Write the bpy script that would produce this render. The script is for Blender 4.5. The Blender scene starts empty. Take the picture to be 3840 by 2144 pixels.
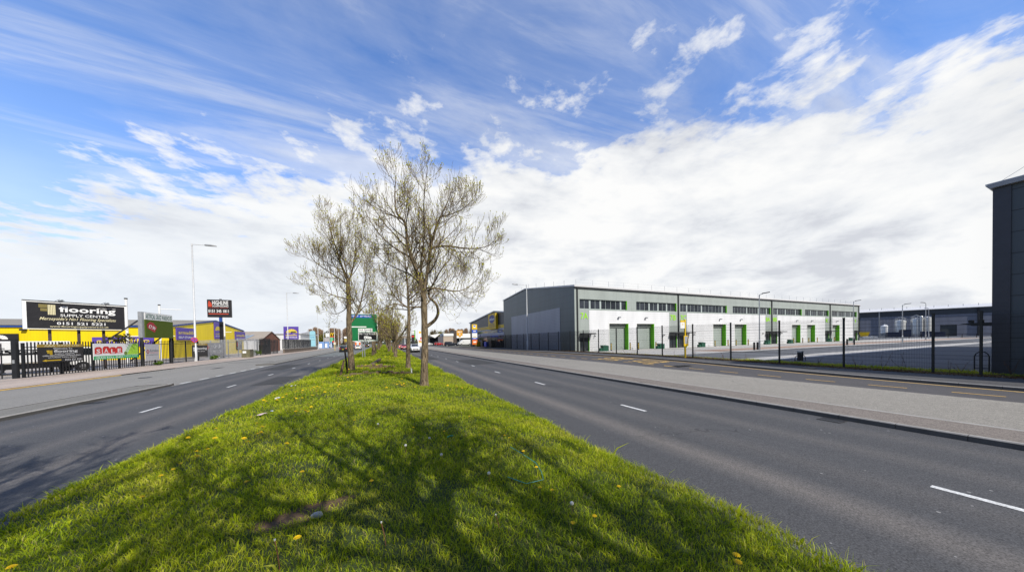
import bpy, bmesh, math, random
import numpy as np
from mathutils import Vector, Matrix
R = math.radians
random.seed(7)
scn = bpy.context.scene
col = scn.collection

# ------------------------------------------------------------------ helpers
class MB:
    """collects faces, then links them as ONE mesh object"""
    def __init__(s): s.v = []; s.f = []; s.m = []
    def add(s, vs, fs, m=0):
        o = len(s.v); s.v += [tuple(q) for q in vs]
        s.f += [tuple(i + o for i in q) for q in fs]; s.m += [m] * len(fs); return s
    def quad(s, a, b, c, d, m=0): return s.add([a, b, c, d], [(0, 1, 2, 3)], m)
    def box(s, x0, x1, y0, y1, z0, z1, m=0, bev=0):
        if bev:
            b = bev
            ring = lambda z, k: [(x0+k, y0+k, z), (x1-k, y0+k, z), (x1-k, y1-k, z), (x0+k, y1-k, z)]
            vs = ring(z0, b) + ring(z0+b, 0) + ring(z1-b, 0) + ring(z1, b)
            fs = [(3, 2, 1, 0), (12, 13, 14, 15)]
            for k in range(3):
                for i in range(4):
                    j = (i+1) % 4; fs.append((k*4+i, k*4+j, k*4+4+j, k*4+4+i))
            return s.add(vs, fs, m)
        vs = [(x0, y0, z0), (x1, y0, z0), (x1, y1, z0), (x0, y1, z0), (x0, y0, z1), (x1, y0, z1), (x1, y1, z1), (x0, y1, z1)]
        return s.add(vs, [(3, 2, 1, 0), (4, 5, 6, 7), (0, 1, 5, 4), (1, 2, 6, 5), (2, 3, 7, 6), (3, 0, 4, 7)], m)
    def tube(s, pts, rad, n=6, m=0, cap=True):
        pts = [Vector(p) for p in pts]; k = len(pts)
        if not isinstance(rad, (list, tuple)): rad = [rad] * k
        vs = []; up = None
        for i, p in enumerate(pts):
            d = (pts[min(i+1, k-1)] - pts[max(i-1, 0)])
            d = d.normalized() if d.length > 1e-9 else Vector((0, 0, 1))
            if up is None:
                up = Vector((1, 0, 0)) if abs(d.x) < .8 else Vector((0, 1, 0))
            up = (up - d * up.dot(d)).normalized(); w = d.cross(up)
            for j in range(n):
                a = 2*math.pi*j/n; vs.append(p + (up*math.cos(a) + w*math.sin(a)) * rad[i])
        fs = []
        for i in range(k-1):
            for j in range(n):
                fs.append((i*n+j, i*n+(j+1) % n, (i+1)*n+(j+1) % n, (i+1)*n+j))
        if cap: fs.append(tuple(range(n-1, -1, -1))); fs.append(tuple((k-1)*n+j for j in range(n)))
        return s.add(vs, fs, m)
    def cyl(s, x, y, z0, z1, r, n=12, m=0, r2=None):
        return s.tube([(x, y, z0), (x, y, z1)], [r, r if r2 is None else r2], n, m)
    def prism(s, poly, y0, y1, m=0):
        """polygon in x,z pushed along y"""
        n = len(poly)
        vs = [(x, y0, z) for x, z in poly] + [(x, y1, z) for x, z in poly]
        fs = [tuple(range(n)), tuple(range(2*n-1, n-1, -1))] + [(i, n+i, n+(i+1) % n, (i+1) % n) for i in range(n)]
        return s.add(vs, fs, m)
    def prismx(s, poly, x0, x1, m=0):
        """polygon in y,z pushed along x"""
        n = len(poly)
        vs = [(x0, y, z) for y, z in poly] + [(x1, y, z) for y, z in poly]
        fs = [tuple(range(n-1, -1, -1)), tuple(range(n, 2*n))] + [(i, (i+1) % n, n+(i+1) % n, n+i) for i in range(n)]
        return s.add(vs, fs, m)
    def wall(s, x0, x1, z0, z1, y, holes=(), m=0):
        """sheet at y with rectangular openings (x0,x1,z0,z1)"""
        xs = sorted({x0, x1, *[h for q in holes for h in q[:2] if x0 < h < x1]})
        zs = sorted({z0, z1, *[h for q in holes for h in q[2:] if z0 < h < z1]})
        for a, b in zip(xs, xs[1:]):
            for c, d in zip(zs, zs[1:]):
                mx, mz = (a+b)/2, (c+d)/2
                if any(q[0] < mx < q[1] and q[2] < mz < q[3] for q in holes): continue
                s.quad((a, y, c), (b, y, c), (b, y, d), (a, y, d), m)
        return s
    def build(s, name, mats, parent=None, smooth=None):
        me = bpy.data.meshes.new(name); me.from_pydata(s.v, [], s.f)
        if not isinstance(mats, (list, tuple)): mats = [mats]
        for q in mats: me.materials.append(q)
        if len(mats) > 1: me.polygons.foreach_set('material_index', s.m)
        if smooth is not None:
            me.polygons.foreach_set('use_smooth', [True] * len(me.polygons)); me.set_sharp_from_angle(angle=R(smooth))
        me.update(); o = bpy.data.objects.new(name, me); col.objects.link(o)
        if parent: o.parent = parent
        return o

def tag(o, label=None, cat=None, group=None, kind=None):
    if label: o['label'] = label
    if cat: o['category'] = cat
    if group: o['group'] = group
    if kind: o['kind'] = kind
    return o
def thing(name, label, cat, loc=(0, 0, 0), rz=0, group=None):
    o = bpy.data.objects.new(name, None); col.objects.link(o)
    o.location = loc; o.rotation_euler = (0, 0, rz); o.empty_display_size = .2
    return tag(o, label, cat, group)
def struct(name, mb, mat, smooth=None): return tag(mb.build(name, mat, None, smooth), kind='structure')
def copy_tree(o, parent=None):
    c = o.copy(); col.objects.link(c); c.parent = parent
    for ch in list(o.children): copy_tree(ch, c)
    return c

# ------------------------------------------------------------------ materials
def nt(m):
    m.use_nodes = True; t = m.node_tree; b = t.nodes.get('Principled BSDF'); return t, b
def N(t, kind, **kw):
    n = t.nodes.new(kind)
    for k, v in kw.items():
        if k in n.inputs: n.inputs[k].default_value = v
        else: setattr(n, k, v)
    return n
def math_(t, op, a, b=None, c=None, clamp=False):
    n = t.nodes.new('ShaderNodeMath'); n.operation = op; n.use_clamp = clamp
    for i, q in enumerate((a, b, c)):
        if q is None: continue
        if isinstance(q, (int, float)): n.inputs[i].default_value = q
        else: t.links.new(q, n.inputs[i])
    return n.outputs[0]
def mix_(t, f, a, b, bt='MIX'):
    n = t.nodes.new('ShaderNodeMix'); n.data_type = 'RGBA'; n.blend_type = bt
    for i, q in ((0, f), (6, a), (7, b)):
        if isinstance(q, (int, float)): n.inputs[i].default_value = q
        elif isinstance(q, tuple): n.inputs[i].default_value = (*q[:3], 1)
        else: t.links.new(q, n.inputs[i])
    return n.outputs[2]
def ramp_(t, f, stops, interp='LINEAR'):
    n = t.nodes.new('ShaderNodeValToRGB'); n.color_ramp.interpolation = interp
    e = n.color_ramp.elements
    while len(e) > 1: e.remove(e[-1])
    for i, (p, c) in enumerate(stops):
        if not isinstance(c, tuple): c = (c, c, c)
        q = e[0] if i == 0 else e.new(p)
        q.position = p; q.color = (*c, 1)
    t.links.new(f, n.inputs[0]); return n.outputs[0]
def noise_(t, vec, scale, detail=4, rough=.55, dist=0):
    n = N(t, 'ShaderNodeTexNoise', Scale=scale, Detail=detail, Roughness=rough, Distortion=dist)
    if vec is not None: t.links.new(vec, n.inputs['Vector'])
    return n.outputs['Fac']
def coord(t, kind='Object'): return t.nodes.new('ShaderNodeTexCoord').outputs[kind]
def mapv(t, vec, sc=(1, 1, 1), rot=(0, 0, 0)):
    n = N(t, 'ShaderNodeMapping', Scale=sc, Rotation=rot); t.links.new(vec, n.inputs['Vector']); return n.outputs[0]
def worldpos(t): return t.nodes.new('ShaderNodeNewGeometry').outputs['Position']
def bump_(t, b, h, strength=.3, dist=.01):
    n = N(t, 'ShaderNodeBump', Strength=strength, Distance=dist); t.links.new(h, n.inputs['Height']); t.links.new(n.outputs[0], b.inputs['Normal'])
_mc = {}
def flat(name, c, rough=.6, metal=0, var=.12, scale=3.0, spec=.4):
    """plain surface with faint dirt variation"""
    if name in _mc: return _mc[name]
    m = bpy.data.materials.new(name); t, b = nt(m)
    v = coord(t); f = noise_(t, v, scale, 5, .6); f2 = noise_(t, v, scale*9, 3, .6)
    g = math_(t, 'ADD', math_(t, 'MULTIPLY', f, .7), math_(t, 'MULTIPLY', f2, .3))
    lo = tuple(q*(1-var*1.6) for q in c); hi = tuple(min(1, q*(1+var)) for q in c)
    t.links.new(ramp_(t, g, [(.3, lo), (.7, hi)]), b.inputs['Base Color'])
    b.inputs['Roughness'].default_value = rough; b.inputs['Metallic'].default_value = metal
    b.inputs['Specular IOR Level'].default_value = spec
    _mc[name] = m; return m
def clad(name, c, pitch, groove=.06, dark=.55, vjoint=0, rough=.45, axis=2, metal=0, vaxis=0):
    """metal cladding: horizontal seams every pitch metres, vertical joints every vjoint"""
    m = bpy.data.materials.new(name); t, b = nt(m)
    v = coord(t); sx = t.nodes.new('ShaderNodeSeparateXYZ'); t.links.new(v, sx.inputs[0])
    fr = math_(t, 'FRACT', math_(t, 'DIVIDE', sx.outputs[axis], pitch))
    ln = math_(t, 'LESS_THAN', fr, groove)
    if vjoint:
        ln2 = math_(t, 'LESS_THAN', math_(t, 'FRACT', math_(t, 'DIVIDE', sx.outputs[vaxis], vjoint)), .02/vjoint*1.5)
        ln = math_(t, 'MAXIMUM', ln, ln2)
    f = noise_(t, mapv(t, v, (.6, .6, .12)), 1.3, 5, .6)
    base = ramp_(t, f, [(.3, tuple(q*.9 for q in c)), (.7, tuple(min(1, q*1.07) for q in c))])
    t.links.new(mix_(t, math_(t, 'MULTIPLY', ln, 1-dark), base, (0.005, .006, .008)), b.inputs['Base Color'])
    b.inputs['Roughness'].default_value = rough; b.inputs['Metallic'].default_value = metal
    bump_(t, b, math_(t, 'SUBTRACT', 1, ln), .4, .02); return m
def asphalt(name, c, streaks=(), tint=(1.25, 1.12, .98), speck=.25, patch=.25, rough=.85, grain=1.0):
    m = bpy.data.materials.new(name); t, b = nt(m); p = worldpos(t)
    s = t.nodes.new('ShaderNodeSeparateXYZ'); t.links.new(p, s.inputs[0])
    big = noise_(t, mapv(t, p, (.5, .05, 1)), 1.0, 5, .6)
    fine = noise_(t, p, 55*grain, 3, .7); mid = noise_(t, p, 7, 5, .65)
    k = math_(t, 'ADD', math_(t, 'MULTIPLY', math_(t, 'SUBTRACT', fine, .5), 1.9*speck*4), math_(t, 'MULTIPLY', math_(t, 'SUBTRACT', big, .5), patch*2))
    k = math_(t, 'ADD', k, math_(t, 'MULTIPLY', math_(t, 'SUBTRACT', mid, .5), .6))
    fine2 = noise_(t, p, 24*grain, 4, .75)
    k = math_(t, 'ADD', k, math_(t, 'MULTIPLY', math_(t, 'SUBTRACT', fine2, .5), 4.0*speck))
    stain = ramp_(t, noise_(t, mapv(t, p, (1, .35, 1)), .42, 6, .7, .6), [(.30, .45), (.42, 0.0)])
    k = math_(t, 'SUBTRACT', k, math_(t, 'MULTIPLY', stain, .5))
    k = math_(t, 'ADD', k, 1.0); k = math_(t, 'MAXIMUM', k, .2)
    st = None
    wob = math_(t, 'MULTIPLY', math_(t, 'SUBTRACT', noise_(t, mapv(t, p, (.05, .12, 1)), 1.0, 3), .5), .5)
    for x0, w, a in streaks:
        d = math_(t, 'DIVIDE', math_(t, 'ABSOLUTE', math_(t, 'ADD', math_(t, 'SUBTRACT', s.outputs[0], x0), wob)), w)
        e = math_(t, 'MULTIPLY', math_(t, 'SUBTRACT', 1, math_(t, 'MINIMUM', d, 1)), a)
        st = e if st is None else math_(t, 'ADD', st, e)
    colr = mix_(t, 1.0, (c[0], c[1], c[2]), mix_(t, 0, k, k), 'MULTIPLY')
    cm = t.nodes.new('ShaderNodeCombineColor')
    for i in range(3): t.links.new(k, cm.inputs[i])
    colr = mix_(t, 1.0, c, cm.outputs[0], 'MULTIPLY')
    if st is not None:
        brk = math_(t, 'MULTIPLY', st, math_(t, 'ADD', .45, noise_(t, mapv(t, p, (1, .25, 1)), 1.2, 5, .7)))
        colr = mix_(t, math_(t, 'MINIMUM', brk, 1), colr, mix_(t, 1.0, colr, tuple(q*1.75 for q in tint), 'MULTIPLY'))
    # pale chips scattered on the surface
    vo = N(t, 'ShaderNodeTexVoronoi', Scale=2.3); t.links.new(p, vo.inputs['Vector'])
    chip = math_(t, 'LESS_THAN', vo.outputs['Distance'], .045)
    colr = mix_(t, math_(t, 'MULTIPLY', chip, .55), colr, (.45, .44, .42))
    # wandering hairline cracks, only here and there
    wv = t.nodes.new('ShaderNodeVectorMath'); wv.operation = 'MULTIPLY_ADD'; nzc = N(t, 'ShaderNodeTexNoise', Scale=1.7, Detail=4); t.links.new(p, nzc.inputs['Vector'])
    t.links.new(nzc.outputs['Color'], wv.inputs[0]); wv.inputs[1].default_value = (.9, .9, 0); t.links.new(p, wv.inputs[2])
    vc = N(t, 'ShaderNodeTexVoronoi', Scale=.33, feature='DISTANCE_TO_EDGE'); t.links.new(wv.outputs[0], vc.inputs['Vector'])
    crk = math_(t, 'MULTIPLY', math_(t, 'LESS_THAN', vc.outputs['Distance'], .006), ramp_(t, noise_(t, p, .16, 3), [(.52, 0.0), (.62, .55)]))
    colr = mix_(t, crk, colr, tuple(q*.3 for q in c))
    t.links.new(colr, b.inputs['Base Color']); b.inputs['Roughness'].default_value = rough
    b.inputs['Specular IOR Level'].default_value = .3
    bump_(t, b, fine, .5, .006); return m
def glassy(name, c=(.02, .025, .03), rough=.08):
    if name in _mc: return _mc[name]
    m = bpy.data.materials.new(name); t, b = nt(m)
    f = noise_(t, coord(t), .7, 3)
    t.links.new(ramp_(t, f, [(.35, tuple(q*.6 for q in c)), (.7, tuple(q*1.6 for q in c))]), b.inputs['Base Color'])
    b.inputs['Roughness'].default_value = rough; b.inputs['Specular IOR Level'].default_value = .7
    _mc[name] = m; return m

# ------------------------------------------------------------------ lettering
def glyphs(txt, bold=0.0, shear=0.0):
    cu = bpy.data.curves.new('letters', 'FONT'); cu.body = txt; cu.size = 1; cu.offset = bold; cu.shear = shear; cu.resolution_u = 2
    o = bpy.data.objects.new('letters', cu); col.objects.link(o)
    dg = bpy.context.evaluated_depsgraph_get(); me = o.evaluated_get(dg).to_mesh()
    vs = [tuple(q.co) for q in me.vertices]; fs = [tuple(p.vertices) for p in me.polygons]
    o.evaluated_get(dg).to_mesh_clear(); bpy.data.objects.remove(o); bpy.data.curves.remove(cu)
    return vs, fs
def put_text(mb, txt, x0, x1, z0, z1, y, m=0, bold=.02, shear=0.0):
    """lettering fitted to the rectangle x0..x1, z0..z1 on the plane y"""
    vs, fs = glyphs(txt, bold*.35, shear)
    ax = min(q[0] for q in vs); bx = max(q[0] for q in vs); ay = min(q[1] for q in vs); by = max(q[1] for q in vs)
    mb.add([(x0+(q[0]-ax)/(bx-ax)*(x1-x0), y, z0+(q[1]-ay)/(by-ay)*(z1-z0)) for q in vs], fs, m)
def disc(mb, cx, cz, rx, rz, y, n=24, m=0, a0=0, a1=360):
    full = abs(a1-a0) >= 360
    pts = [(cx+rx*math.cos(R(a0+(a1-a0)*i/n)), y, cz+rz*math.sin(R(a0+(a1-a0)*i/n))) for i in range(n if full else n+1)]
    if not full: pts.append((cx, y, cz))
    mb.add(pts, [tuple(range(len(pts)))], m)
def rect(mb, x0, x1, z0, z1, y, m=0): mb.quad((x0, y, z0), (x1, y, z0), (x1, y, z1), (x0, y, z1), m)
def poly(mb, pts, y, m=0): mb.add([(a, y, b) for a, b in pts], [tuple(range(len(pts)))], m)

WHITE = flat('white paint', (.84, .84, .82), .5, var=.05)
BLACK = flat('black paint', (.012, .012, .014), .45, var=.3)
BLACKSIGN = flat('black sign face', (.02, .019, .022), .5, var=.2)
YELLOW = flat('yellow paint', (.75, .50, .01), .5, var=.06)
PURPLE = flat('purple sign face', (.10, .06, .36), .45, var=.08)
GOLD = flat('gold vinyl', (.50, .34, .06), .5)
CREAM = flat('cream vinyl', (.75, .68, .42), .5)
RED = flat('red vinyl', (.62, .025, .02), .5, var=.06)
ORANGE = flat('orange vinyl', (.75, .17, .02), .5, var=.06)
BLUE = flat('blue vinyl', (.02, .09, .5), .5, var=.06)
GALV = flat('galvanised steel', (.42, .44, .46), .45, .5, var=.15)
DKSTEEL = flat('dark steel', (.035, .037, .04), .5, .2, var=.25)
GREYPOST = flat('grey post', (.32, .33, .34), .5, .3, var=.12)
CONC = flat('concrete', (.36, .34, .31), .9, var=.16, scale=4)
WOODOLD = flat('weathered timber', (.17, .115, .07), .9, var=.45, scale=5)
LIME = flat('lime vinyl', (.32, .72, .01), .5, var=.05)
GREENREV = flat('green reveal', (.13, .50, .0), .5, var=.06)
RUBBER = flat('tyre rubber', (.012, .012, .013), .8, var=.2)
ALLOY = flat('wheel alloy', (.45, .46, .48), .35, .7, var=.1)
REDLAMP = flat('red lamp lens', (.5, .01, .012), .25, var=.1)
CLEARLAMP = flat('clear lamp lens', (.75, .77, .8), .15, var=.05)
PLATEY = flat('yellow number plate', (.7, .52, .02), .45, var=.04)
GLASS = glassy('dark glass')
# ------------------------------------------------------------------ camera
cam = bpy.data.cameras.new('camera'); co = bpy.data.objects.new('camera', cam); col.objects.link(co)
scn.camera = co
cam.sensor_width = 36; cam.lens = 36*1103.24/3840; cam.shift_y = .0570; cam.clip_end = 5000; cam.clip_start = .05
yaw, pitch, roll = .412615, -.0157055, -.0185862
Mz = Matrix.Rotation(-yaw, 3, 'Z'); Mx = Matrix.Rotation(pitch + math.pi/2, 3, 'X'); Mr = Matrix.Rotation(roll, 3, 'Z')
co.matrix_world = Matrix.Translation((0, 0, 2.208)) @ (Mz @ Mx @ Mr).to_4x4()

# ------------------------------------------------------------------ daylight
SUN_EL = R(41); sdir = Vector((.30, -1, 0)).normalized() * math.cos(SUN_EL) + Vector((0, 0, math.sin(SUN_EL)))
sl = bpy.data.lights.new('sun', 'SUN'); sl.energy = 5.0; sl.angle = R(.53); sl.color = (1, .955, .88)
so = bpy.data.objects.new('sun', sl); col.objects.link(so)
so.rotation_euler = sdir.to_track_quat('Z', 'Y').to_euler(); so.location = (20, -60, 60)
w = bpy.data.worlds.new('World'); scn.world = w; w.use_nodes = True
t = w.node_tree; bg = t.nodes['Background']; bg.inputs['Strength'].default_value = .14
sky = N(t, 'ShaderNodeTexSky', sky_type='NISHITA', sun_disc=False, sun_elevation=SUN_EL, sun_rotation=math.atan2(sdir.x, sdir.y), altitude=0, air_density=1.0, dust_density=.6, ozone_density=3.0)
d = coord(t, 'Generated'); sx = t.nodes.new('ShaderNodeSeparateXYZ'); t.links.new(d, sx.inputs[0])
dz = math_(t, 'MAXIMUM', sx.outputs[2], .02)
iz = math_(t, 'DIVIDE', 1, math_(t, 'ADD', dz, .03))
px = math_(t, 'MULTIPLY', sx.outputs[0], iz); py = math_(t, 'MULTIPLY', sx.outputs[1], iz)
cp = t.nodes.new('ShaderNodeCombineXYZ'); t.links.new(px, cp.inputs[0]); t.links.new(py, cp.inputs[1]); P = cp.outputs[0]
# big cloud bank: thickens away from the camera and to the right
pos = math_(t, 'MULTIPLY', math_(t, 'MAXIMUM', px, 0), .80); neg = math_(t, 'MULTIPLY', math_(t, 'MINIMUM', px, 0), .62)
bank = math_(t, 'SUBTRACT', math_(t, 'ADD', math_(t, 'ADD', pos, neg), py), 1.60)
bank = math_(t, 'MINIMUM', math_(t, 'MAXIMUM', bank, -1.2), 1.2)
n1 = noise_(t, P, 1.25, 10, .58, .25)           # billows
n2 = noise_(t, mapv(t, P, (.5, 1.9, 1), (0, 0, R(-20))), 1.0, 9, .60, .9)   # long wisps
n2b = noise_(t, mapv(t, P, (.8, 5.0, 1), (0, 0, R(-26))), 1.7, 8, .66, .5)
n3 = noise_(t, P, 4.6, 8, .60, .15)           # small puffs
nd = noise_(t, mapv(t, d, (1, 1, 2.4)), 5.0, 9, .58, .25)    # stacked puffs low down
dens = math_(t, 'ADD', math_(t, 'MULTIPLY', bank, .62), math_(t, 'MULTIPLY', math_(t, 'SUBTRACT', n1, .5), 1.55))
dens = math_(t, 'ADD', dens, math_(t, 'MULTIPLY', math_(t, 'SUBTRACT', n3, .5), 1.45))
thick = ramp_(t, math_(t, 'ADD', dens, .5), [(.37, 0.0), (.47, .20), (.58, .64), (.73, .96), (.84, 1.0)])
wis = math_(t, 'ADD', math_(t, 'MULTIPLY', n2, .86), math_(t, 'MULTIPLY', n2b, .14))
cir = ramp_(t, math_(t, 'ADD', wis, math_(t, 'MULTIPLY', bank, .07)), [(.34, .04), (.44, .16), (.52, .40), (.62, .62), (.75, .72)])
cover = math_(t, 'MAXIMUM', thick, cir)
hz = ramp_(t, sx.outputs[2], [(0.0, .9), (.08, .8), (.22, .5), (.38, .12), (.55, 0.0)])
cover = math_(t, 'MAXIMUM', cover, hz)
sh = noise_(t, mapv(t, P, (.7, 1.2, 1)), 1.3, 9, .58, .25)
low = ramp_(t, sx.outputs[2], [(.16, 1.0), (.42, 0.0)])
sh2 = math_(t, 'ADD', math_(t, 'MULTIPLY', sh, .75), math_(t, 'MULTIPLY', n3, .25))
sh2 = mix_(t, low, sh2, nd)
sh2 = math_(t, 'MULTIPLY_ADD', sh2, 1.35, -.155)
lit = ramp_(t, sh2, [(.33, (4.7, 4.85, 5.25)), (.43, (5.8, 5.95, 6.2)), (.51, (6.5, 6.58, 6.68)), (.59, (7.05, 7.05, 7.0))])
skyc = mix_(t, 1.0, sky.outputs[0], (.90, 1.30, 1.80), 'MULTIPLY')
left = ramp_(t, math_(t, 'MULTIPLY_ADD', sx.outputs[0], .5, .5), [(.25, .92), (.70, .12)])
lowc = mix_(t, math_(t, 'MULTIPLY', ramp_(t, sx.outputs[2], [(0.02, 1.0), (.46, 0.0)]), left), lit, (6.0, 6.45, 7.0))
final = mix_(t, cover, skyc, lowc)
# the unseen sky behind the viewpoint is dimmed to weaken the ambient light
bk_ = ramp_(t, math_(t, 'MULTIPLY_ADD', sx.outputs[1], .5, .5), [(.2, .16), (.58, 1.0)])
final = mix_(t, 1.0, final, bk_, 'MULTIPLY')
t.links.new(final, bg.inputs['Color'])
scn.view_settings.view_transform = 'Standard'; scn.view_settings.look = 'None'; scn.view_settings.exposure = 0

# ------------------------------------------------------------------ ground surfaces
def sstep(a, b, x):
    q = min(1, max(0, (x-a)/(b-a))); return q*q*(3-2*q)
def lerp_tab(tab, x):
    if x <= tab[0][0]: return tab[0][1]
    for (a, va), (b, vb) in zip(tab, tab[1:]):
        if x <= b: return va + (vb-va)*(x-a)/(b-a)
    return tab[-1][1]
def ribbon(mb, ys, left, right, m=0, n=1):
    """strip along Y; left/right give (x, z) at y"""
    rows = []
    for y in ys:
        (xa, za), (xb, zb) = left(y), right(y)
        rows.append([(xa+(xb-xa)*i/n, y, za+(zb-za)*i/n) for i in range(n+1)])
    for r0, r1 in zip(rows, rows[1:]):
        for i in range(n): mb.quad(r0[i], r0[i+1], r1[i+1], r1[i], m)
    return mb
def cst(x, z): return lambda y: (x, z)

ROAD = asphalt('road asphalt', (.080, .080, .082), [(5.35, .55, .8), (6.6, .5, .22), (8.2, .5, .3), (9.75, .45, .25), (-5.75, .55, .6), (-7.0, .45, .35), (-8.8, .5, .4), (-9.95, .4, .3)], speck=.36)
ROADFAR = asphalt('old road asphalt', (.155, .165, .155), speck=.15)
SERV = asphalt('pale service road', (.275, .255, .218), speck=.3, patch=.12)
SERVL = asphalt('grey service road', (.245, .233, .208), speck=.2, patch=.18)
BAYM = asphalt('bus bay asphalt', (.088, .083, .083), speck=.16)
PAVE = asphalt('footway asphalt', (.085, .083, .083), speck=.12)
PAVEL = asphalt('worn pavement', (.42, .345, .29), speck=.18, patch=.5)
VERGE = asphalt('red chip verge', (.20, .172, .147), speck=.38)
VERGEL = asphalt('grey island surface', (.20, .19, .165), speck=.25)
YARDM = asphalt('yard asphalt', (.14, .145, .155), speck=.12, patch=.5)
CONCY = asphalt('pale concrete slab', (.50, .48, .45), speck=.06, patch=.2)
PAVIOR = asphalt('brick paviours', (.42, .29, .22), speck=.12, patch=.3)
FORE = asphalt('worn yard concrete', (.38, .345, .31), speck=.12, patch=.5)

gm = bpy.data.materials.new('far ground'); tt, bb = nt(gm)
tt.links.new(ramp_(tt, noise_(tt, worldpos(tt), .03, 6), [(.35, (.06, .075, .03)), (.6, (.11, .10, .075))]), bb.inputs['Base Color']); bb.inputs['Roughness'].default_value = 1
g = MB(); g.quad((-2500, -400, -.12), (2500, -400, -.12), (2500, 3500, -.12), (-2500, 3500, -.12)); struct('ground', g, gm)

ED_L, ED_R = -4.34, 3.72       # edges of the grass median
ys = [-30, -10, 0, 10, 30, 58, 120, 300, 900]
m = MB(); ribbon(m, ys, cst(ED_R-.4, 0), cst(10.72, 0)); struct('road', m, ROAD)
m = MB(); ribbon(m, [-30, 0, 30, 57.5], cst(-10.82, 0), cst(ED_L+.4, 0)); struct('road', m, ROAD)
m = MB(); m.add([(-10.82, 57.5+1.2, 0), (-4.3, 56.2, 0), (-4.3, 57.5, 0), (-10.82, 57.5, 0)], []); ribbon(m, [57.5, 120, 300, 900], cst(-10.82, 0), cst(ED_L+.4, 0)); struct('road', m, ROADFAR)

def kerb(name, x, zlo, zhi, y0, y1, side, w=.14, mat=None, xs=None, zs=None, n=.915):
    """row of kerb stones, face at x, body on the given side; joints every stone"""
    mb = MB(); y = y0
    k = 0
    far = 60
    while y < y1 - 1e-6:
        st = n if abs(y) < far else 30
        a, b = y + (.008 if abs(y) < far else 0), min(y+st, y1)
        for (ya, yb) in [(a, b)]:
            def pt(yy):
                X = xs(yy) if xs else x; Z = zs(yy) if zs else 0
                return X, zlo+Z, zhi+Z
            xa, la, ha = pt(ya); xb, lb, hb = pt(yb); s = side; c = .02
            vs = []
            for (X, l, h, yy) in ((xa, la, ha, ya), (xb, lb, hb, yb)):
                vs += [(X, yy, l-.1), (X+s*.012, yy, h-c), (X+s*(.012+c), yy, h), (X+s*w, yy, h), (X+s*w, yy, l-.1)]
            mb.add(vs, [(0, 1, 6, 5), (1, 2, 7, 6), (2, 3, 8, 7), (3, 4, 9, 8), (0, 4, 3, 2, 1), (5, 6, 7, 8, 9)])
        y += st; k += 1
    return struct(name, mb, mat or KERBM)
kz = bpy.data.materials.new('kerb concrete'); tt, bb = nt(kz)
p_ = worldpos(tt); nn = noise_(tt, p_, 3.5, 6, .65); n4 = noise_(tt, p_, 40, 3)
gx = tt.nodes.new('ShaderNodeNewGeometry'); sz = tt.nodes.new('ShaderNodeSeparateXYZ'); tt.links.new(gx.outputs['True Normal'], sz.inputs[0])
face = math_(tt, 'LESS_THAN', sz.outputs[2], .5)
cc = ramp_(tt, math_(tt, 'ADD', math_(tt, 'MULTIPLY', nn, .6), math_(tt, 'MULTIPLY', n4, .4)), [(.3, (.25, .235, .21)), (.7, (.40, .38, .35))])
cc = mix_(tt, math_(tt, 'MULTIPLY', face, .75), cc, mix_(tt, nn, (.018, .016, .015), (.045, .041, .037)))  # upright faces painted darker, standing in for their shade
tt.links.new(cc, bb.inputs['Base Color']); bb.inputs['Roughness'].default_value = .9; bump_(tt, bb, n4, .4, .005)
KERBM = kz

# right verge, service road, bus bay, footway
zb = lambda y: .06*sstep(6, 22, y)                    # slow rise of the service road
zf = lambda y: .20*sstep(5, 22, y)                    # the footway climbs a little more
YX = [(-30, 20.1), (2, 20.25), (5, 20.55), (10, 21.1), (15, 21.6), (20, 21.8), (30, 21.7), (45, 21.3), (60, 21.2), (400, 21.2)]
yx = lambda y: lerp_tab(YX, y)
YR = [-30, -10, -5, 0, 2, 4, 6, 8, 10, 12, 14, 16, 18, 20, 22, 25, 30, 38, 48, 60, 80, 110]
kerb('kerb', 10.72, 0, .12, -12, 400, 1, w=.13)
m = MB(); ribbon(m, [-30, 0, 30, 100, 400], cst(10.84, .119), cst(12.12, .112)); struct('verge', m, VERGE)
m = MB(); ribbon(m, YR+[400], cst(12.12, .114), cst(12.27, .114)); struct('kerb', m, KERBM)
m = MB(); ribbon(m, YR+[400], cst(12.27, .085), lambda y: (17.3, .06+zb(y))); struct('road', m, SERV)
m = MB(); ribbon(m, YR+[400], lambda y: (17.3, .056+zb(y)), lambda y: (yx(y)+.4, .06+zf(y)), n=3); struct('road', m, BAYM)
kerb('kerb', 0, .06, .185, -12, 60, 1, w=.13, xs=lambda y: yx(y)+.36, zs=zf)
m = MB(); ribbon(m, YR, lambda y: (yx(y)+.48, .18+zf(y)), lambda y: (24.2, .21+zf(y)), n=2); struct('pavement', m, PAVE)
def yardz(x, y): return .2 + .13*sstep(5, 22, y)
soil = bpy.data.materials.new('verge soil'); tt, bb = nt(soil)
nn = noise_(tt, worldpos(tt), 9, 6, .7)
tt.links.new(ramp_(tt, nn, [(.35, (.045, .03, .018)), (.5, (.12, .08, .045)), (.65, (.10, .11, .03))]), bb.inputs['Base Color']); bb.inputs['Roughness'].default_value = 1
m = MB(); ribbon(m, YR[:-1], lambda y: (24.2, .214+zf(y)), lambda y: (26.6, .22+.12*sstep(5, 22, y)), n=3); struct('verge', m, soil)

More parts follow.
